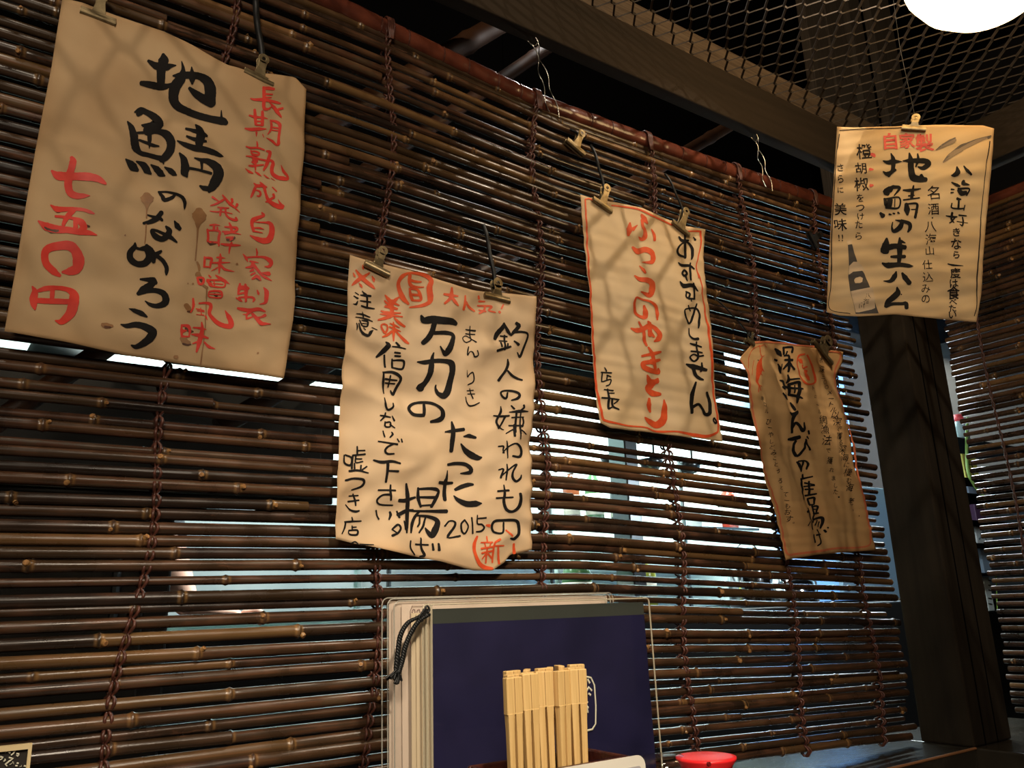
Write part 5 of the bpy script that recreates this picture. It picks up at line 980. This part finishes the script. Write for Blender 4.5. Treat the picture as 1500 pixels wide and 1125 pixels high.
# things seen in the gap right of the column (standing on a rack)
rk = empty('side_rack', (2.15, .38, -1), 'narrow dark rack behind the gap between column and side blind', 'rack')
GY = .36
lev = [(1416, 649.5), (1425, 706), (1430, 728), (1436, 766), (1442, 798), (1448, 840), (1458, 895)]
zl = []
for (px, py) in lev:
    p = at(px, py, GY); zl.append(p.z); m = MB(); wbox(m, p.x - .15, p.x + .42, GY - .04, GY + .12, p.z - .003, p.z); keep_world(m.build('rack_shelf', BLACK), rk)
zs = [q for q in zl]
xs_ = [at(1390, 700, GY).x, at(1600, 700, GY).x + .05]
for x in xs_:
    m = MB(); m.tube([(x, GY + .1, -1), (x, GY + .1, .55)], .006, 8); keep_world(m.build('rack_post', BLACK), rk)
p = at(1411, 649, GY); p.z = zl[0] + .0005; r_ = empty('squeeze_bottle', (p.x, GY, p.z), 'clear squeeze bottle with a pink-red cap in the gap right of the column', 'bottle')
hb_ = at(1411, 609, GY).z - p.z
m = MB(); m.lathe([(.001, 0), (.019, 0), (.020, .004), (.020, hb_ * .5), (.014, hb_ * .72), (.0105, hb_ * .78)], (0, 0, 0), 20); m.build('bottle_body', mat('milky_bottle', (170, 190, 196), .2), r_, smooth=True)
m = MB(); m.lathe([(.0125, hb_ * .76), (.0125, hb_), (.001, hb_)], (0, 0, 0), 18); m.build('cap', mat('pink_red_cap', (236, 84, 92), .4), r_, smooth=True)
def gap_box(px0, py0, px1, py1, col_, label, name, cat, y=GY, extra=None):
    a = at(px0, py0, y); b = at(px1, py1, y)
    r_ = empty(name, ((a.x + b.x) / 2, y, b.z), label, cat)
    m = MB(); wbox(m, a.x, b.x, y, y + .05, b.z + .0005, a.z); keep_world(m.build('box_body', mat(name + '_paint', col_, .5), bevel=.002), r_)
    return r_, a, b
r_, a, b = gap_box(1409, 664, 1436, 706, (214, 206, 96), 'yellow printed packet on the second rack level right of the column', 'yellow_packet', 'packet')
m = MB()
for st in ([(1416, 678), (1424, 682)], [(1420, 674), (1419, 692)], [(1414, 688), (1425, 692)], [(1417, 696), (1424, 700)], [(1424, 676), (1426, 700)]): m.tube([at(*q, GY - .0008) for q in st], .0012, 5)
keep_world(m.build('printed_marks', INK), r_)
gap_box(1418, 712, 1440, 728, (150, 168, 190), 'grey-blue tub under the yellow packet in the gap', 'grey_tub', 'tub')
gap_box(1427, 738, 1446, 766, (96, 66, 100), 'purple carton in the gap right of the column', 'purple_carton', 'carton')
r_, a, b = gap_box(1428, 771, 1456, 798, (214, 222, 222), 'white crate end with a crossed pattern in the gap right of the column', 'white_crate', 'crate')
m = MB()
for st in ([(1433, 772), (1442, 780), (1434, 790)], [(1446, 770), (1438, 780), (1447, 794)], [(1436, 782), (1446, 778)]): m.tube([at(*q, GY - .0008) for q in st], .0018, 5)
keep_world(m.build('crate_lattice', mat('crate_grey', (110, 124, 130), .5)), r_)
gap_box(1436, 803, 1454, 840, (138, 158, 176), 'grey-blue bag below the white crate in the gap', 'grey_bag', 'bag')
r_, a, b = gap_box(1440, 845, 1458, 895, (222, 232, 226), 'tall white packet with a green edge low in the gap right of the column', 'white_packet', 'packet')
m = MB(); m.tube([at(1459, 843, GY - .002), at(1461, 895, GY - .002)], .0016, 5); keep_world(m.build('green_edge', mat('lime_edge', (150, 200, 70), .5)), r_)
m = MB()
for yy in (850, 857, 864, 876, 884): m.tube([at(1448, yy, GY - .001), at(1453, yy + 1, GY - .001)], .0014, 5)
keep_world(m.build('printed_marks', INK), r_)
m = MB(); m.tube(smooth_path([at(1417, 612, GY - .05), at(1416, 650, GY - .05), at(1418, 690, GY - .05), at(1428, 712, GY - .05), at(1440, 726, GY - .05)], 6), .004, 8)
tag(m.build('leek_leaf', mat('green_leaf', (120, 150, 76), .5), smooth=True), 'thin green leaf drooping over the rack beside the pink-capped bottle', 'leaf')
# cook behind the left part of the blind: dark shirt, one bare forearm and hand over the counter
ck = empty('person', (.16, .99, -1.0), 'cook in dark shirt behind the left blind, bare hand reaching right over counter', 'person')
def skin_chain(name, verts, edges, radii, mt, parent, sub=2, root=0):
    me = bpy.data.meshes.new(name); me.from_pydata([tuple(v) for v in verts], edges, []); o = bpy.data.objects.new(name, me); COL.objects.link(o)
    sk = o.modifiers.new('skin', 'SKIN'); sv = me.skin_vertices[0].data
    for i, r in enumerate(radii): sv[i].radius = (r, r * .9) if not isinstance(r, tuple) else r
    sv[root].use_root = True; sk.use_smooth_shade = True
    ss = o.modifiers.new('sub', 'SUBSURF'); ss.levels = sub; ss.render_levels = sub; me.materials.append(mt)
    keep_world(o, parent); return o
bx, by = .16, .99
hand = at(340, 903, .84)
# body, neck, head, bare arms as ONE skin surface
V = [(bx, by, -.15), (bx, by, .02), (bx, by, .14), (bx, by, .26), (bx, by + .0, .325), (bx + .01, by - .02, .36), (bx + .012, by - .035, .43), (bx + .01, by - .03, .50),
     (bx + .17, by - .01, .235), (bx + .22, by - .10, .06), (hand.x - .07, hand.y + .03, hand.z + .012), (hand.x - .02, hand.y + .01, hand.z + .004), (hand.x + .02, hand.y, hand.z),
     (bx - .17, by, .235), (bx - .22, by - .02, .02), (bx - .16, by - .14, -.0),
     (bx - .09, by, -.28), (bx - .1, by, -.62), (bx - .1, by, -.98), (bx + .09, by, -.28), (bx + .1, by, -.62), (bx + .1, by, -.98)]
Ed = [(0, 1), (1, 2), (2, 3), (3, 4), (4, 5), (5, 6), (6, 7), (3, 8), (8, 9), (9, 10), (10, 11), (11, 12), (3, 13), (13, 14), (14, 15), (0, 16), (16, 17), (17, 18), (0, 19), (19, 20), (20, 21)]
Rd = [(.15, .10), (.135, .09), (.15, .095), (.14, .085), (.055, .055), (.052, .052), (.076, .088), (.062, .075), (.058, .055), .040, .027, (.022, .014), (.030, .012), (.058, .055), .040, .028, .085, .06, .045, .085, .06, .045]
skin_chain('body', V, Ed, Rd, SKIN, ck)
for k, (dx, dz_, ln) in enumerate(((0, .012, .060), (0, .004, .068), (0, -.004, .064), (0, -.012, .052))):
    a = Vector((hand.x + .012, hand.y + (k - 1.5) * .009, hand.z + dz_ * .3)); 
    pts = [a, a + Vector((ln * .45, 0, .006)), a + Vector((ln * .75, 0, -.002)), a + Vector((ln, 0, -.014))]
    skin_chain('finger', pts, [(0, 1), (1, 2), (2, 3)], [.0092, .0085, .0078, .0066], SKIN, ck, 1)
a = Vector((hand.x - .004, hand.y - .018, hand.z)); skin_chain('thumb', [a, a + Vector((.022, -.018, -.004)), a + Vector((.042, -.022, -.012))], [(0, 1), (1, 2)], [.011, .0095, .0075], SKIN, ck, 1)
skin_chain('shirt', [V[0], V[1], V[2], V[3], (bx, by, .285), V[8], (bx + .205, by - .07, .12), V[13], (bx - .205, by - .01, .12)], [(0, 1), (1, 2), (2, 3), (3, 4), (3, 5), (5, 6), (3, 7), (7, 8)],
           [(.165, .115), (.15, .105), (.165, .11), (.155, .10), (.08, .07), (.070, .066), (.055, .05), (.070, .066), (.055, .05)], SHIRT, ck)
skin_chain('trousers', [(bx, by, -.14), V[16], V[17], (bx - .1, by, -.93), V[19], V[20], (bx + .1, by, -.93)], [(0, 1), (1, 2), (2, 3), (0, 4), (4, 5), (5, 6)], [(.155, .11), .098, .075, .065, .098, .075, .065], SHIRT, ck)
m = MB(); hc = Vector((bx + .012, by - .02, .475))
m.lathe([(.001, .085), (.05, .075), (.078, .05), (.088, .015), (.088, -.005)], hc, 24); keep_world(m.build('cap', mat('pale_kitchen_cap', (186, 190, 188), .8), smooth=True), ck)
m = MB(); m.lathe([(.086, -.005), (.084, -.04), (.07, -.07)], hc + Vector((0, .012, 0)), 20); keep_world(m.build('hair', HAIR, smooth=True), ck)
m = MB(); fc = Vector((bx + .012, by - .118, .425))
m.add([fc + Vector(v) for v in ((0, 0, .022), (-.011, .006, -.010), (.011, .006, -.010), (0, -.018, -.008), (0, .01, .03))], [(0, 1, 3), (0, 3, 2), (1, 2, 3), (0, 4, 1), (0, 2, 4)]); keep_world(m.build('nose', SKIN), ck)
for s in (-1, 1):
    m = MB(); m.lathe([(.001, -.006), (.008, 0), (.001, .006)], fc + Vector((s * .030, .008, .022)), 10); keep_world(m.build('eye', HAIR, smooth=True), ck)
    m = MB(); m.tube([fc + Vector((s * .086, .085, .02)), fc + Vector((s * .096, .08, .005)), fc + Vector((s * .086, .085, -.018))], [.006, .010, .005], 8); keep_world(m.build('ear', SKIN, smooth=True), ck)
m = MB(); m.tube([fc + Vector((-.022, .006, -.032)), fc + Vector((0, -.001, -.034)), fc + Vector((.022, .006, -.032))], .003, 6); keep_world(m.build('mouth', mat('lips', (170, 96, 84), .5), smooth=True), ck)
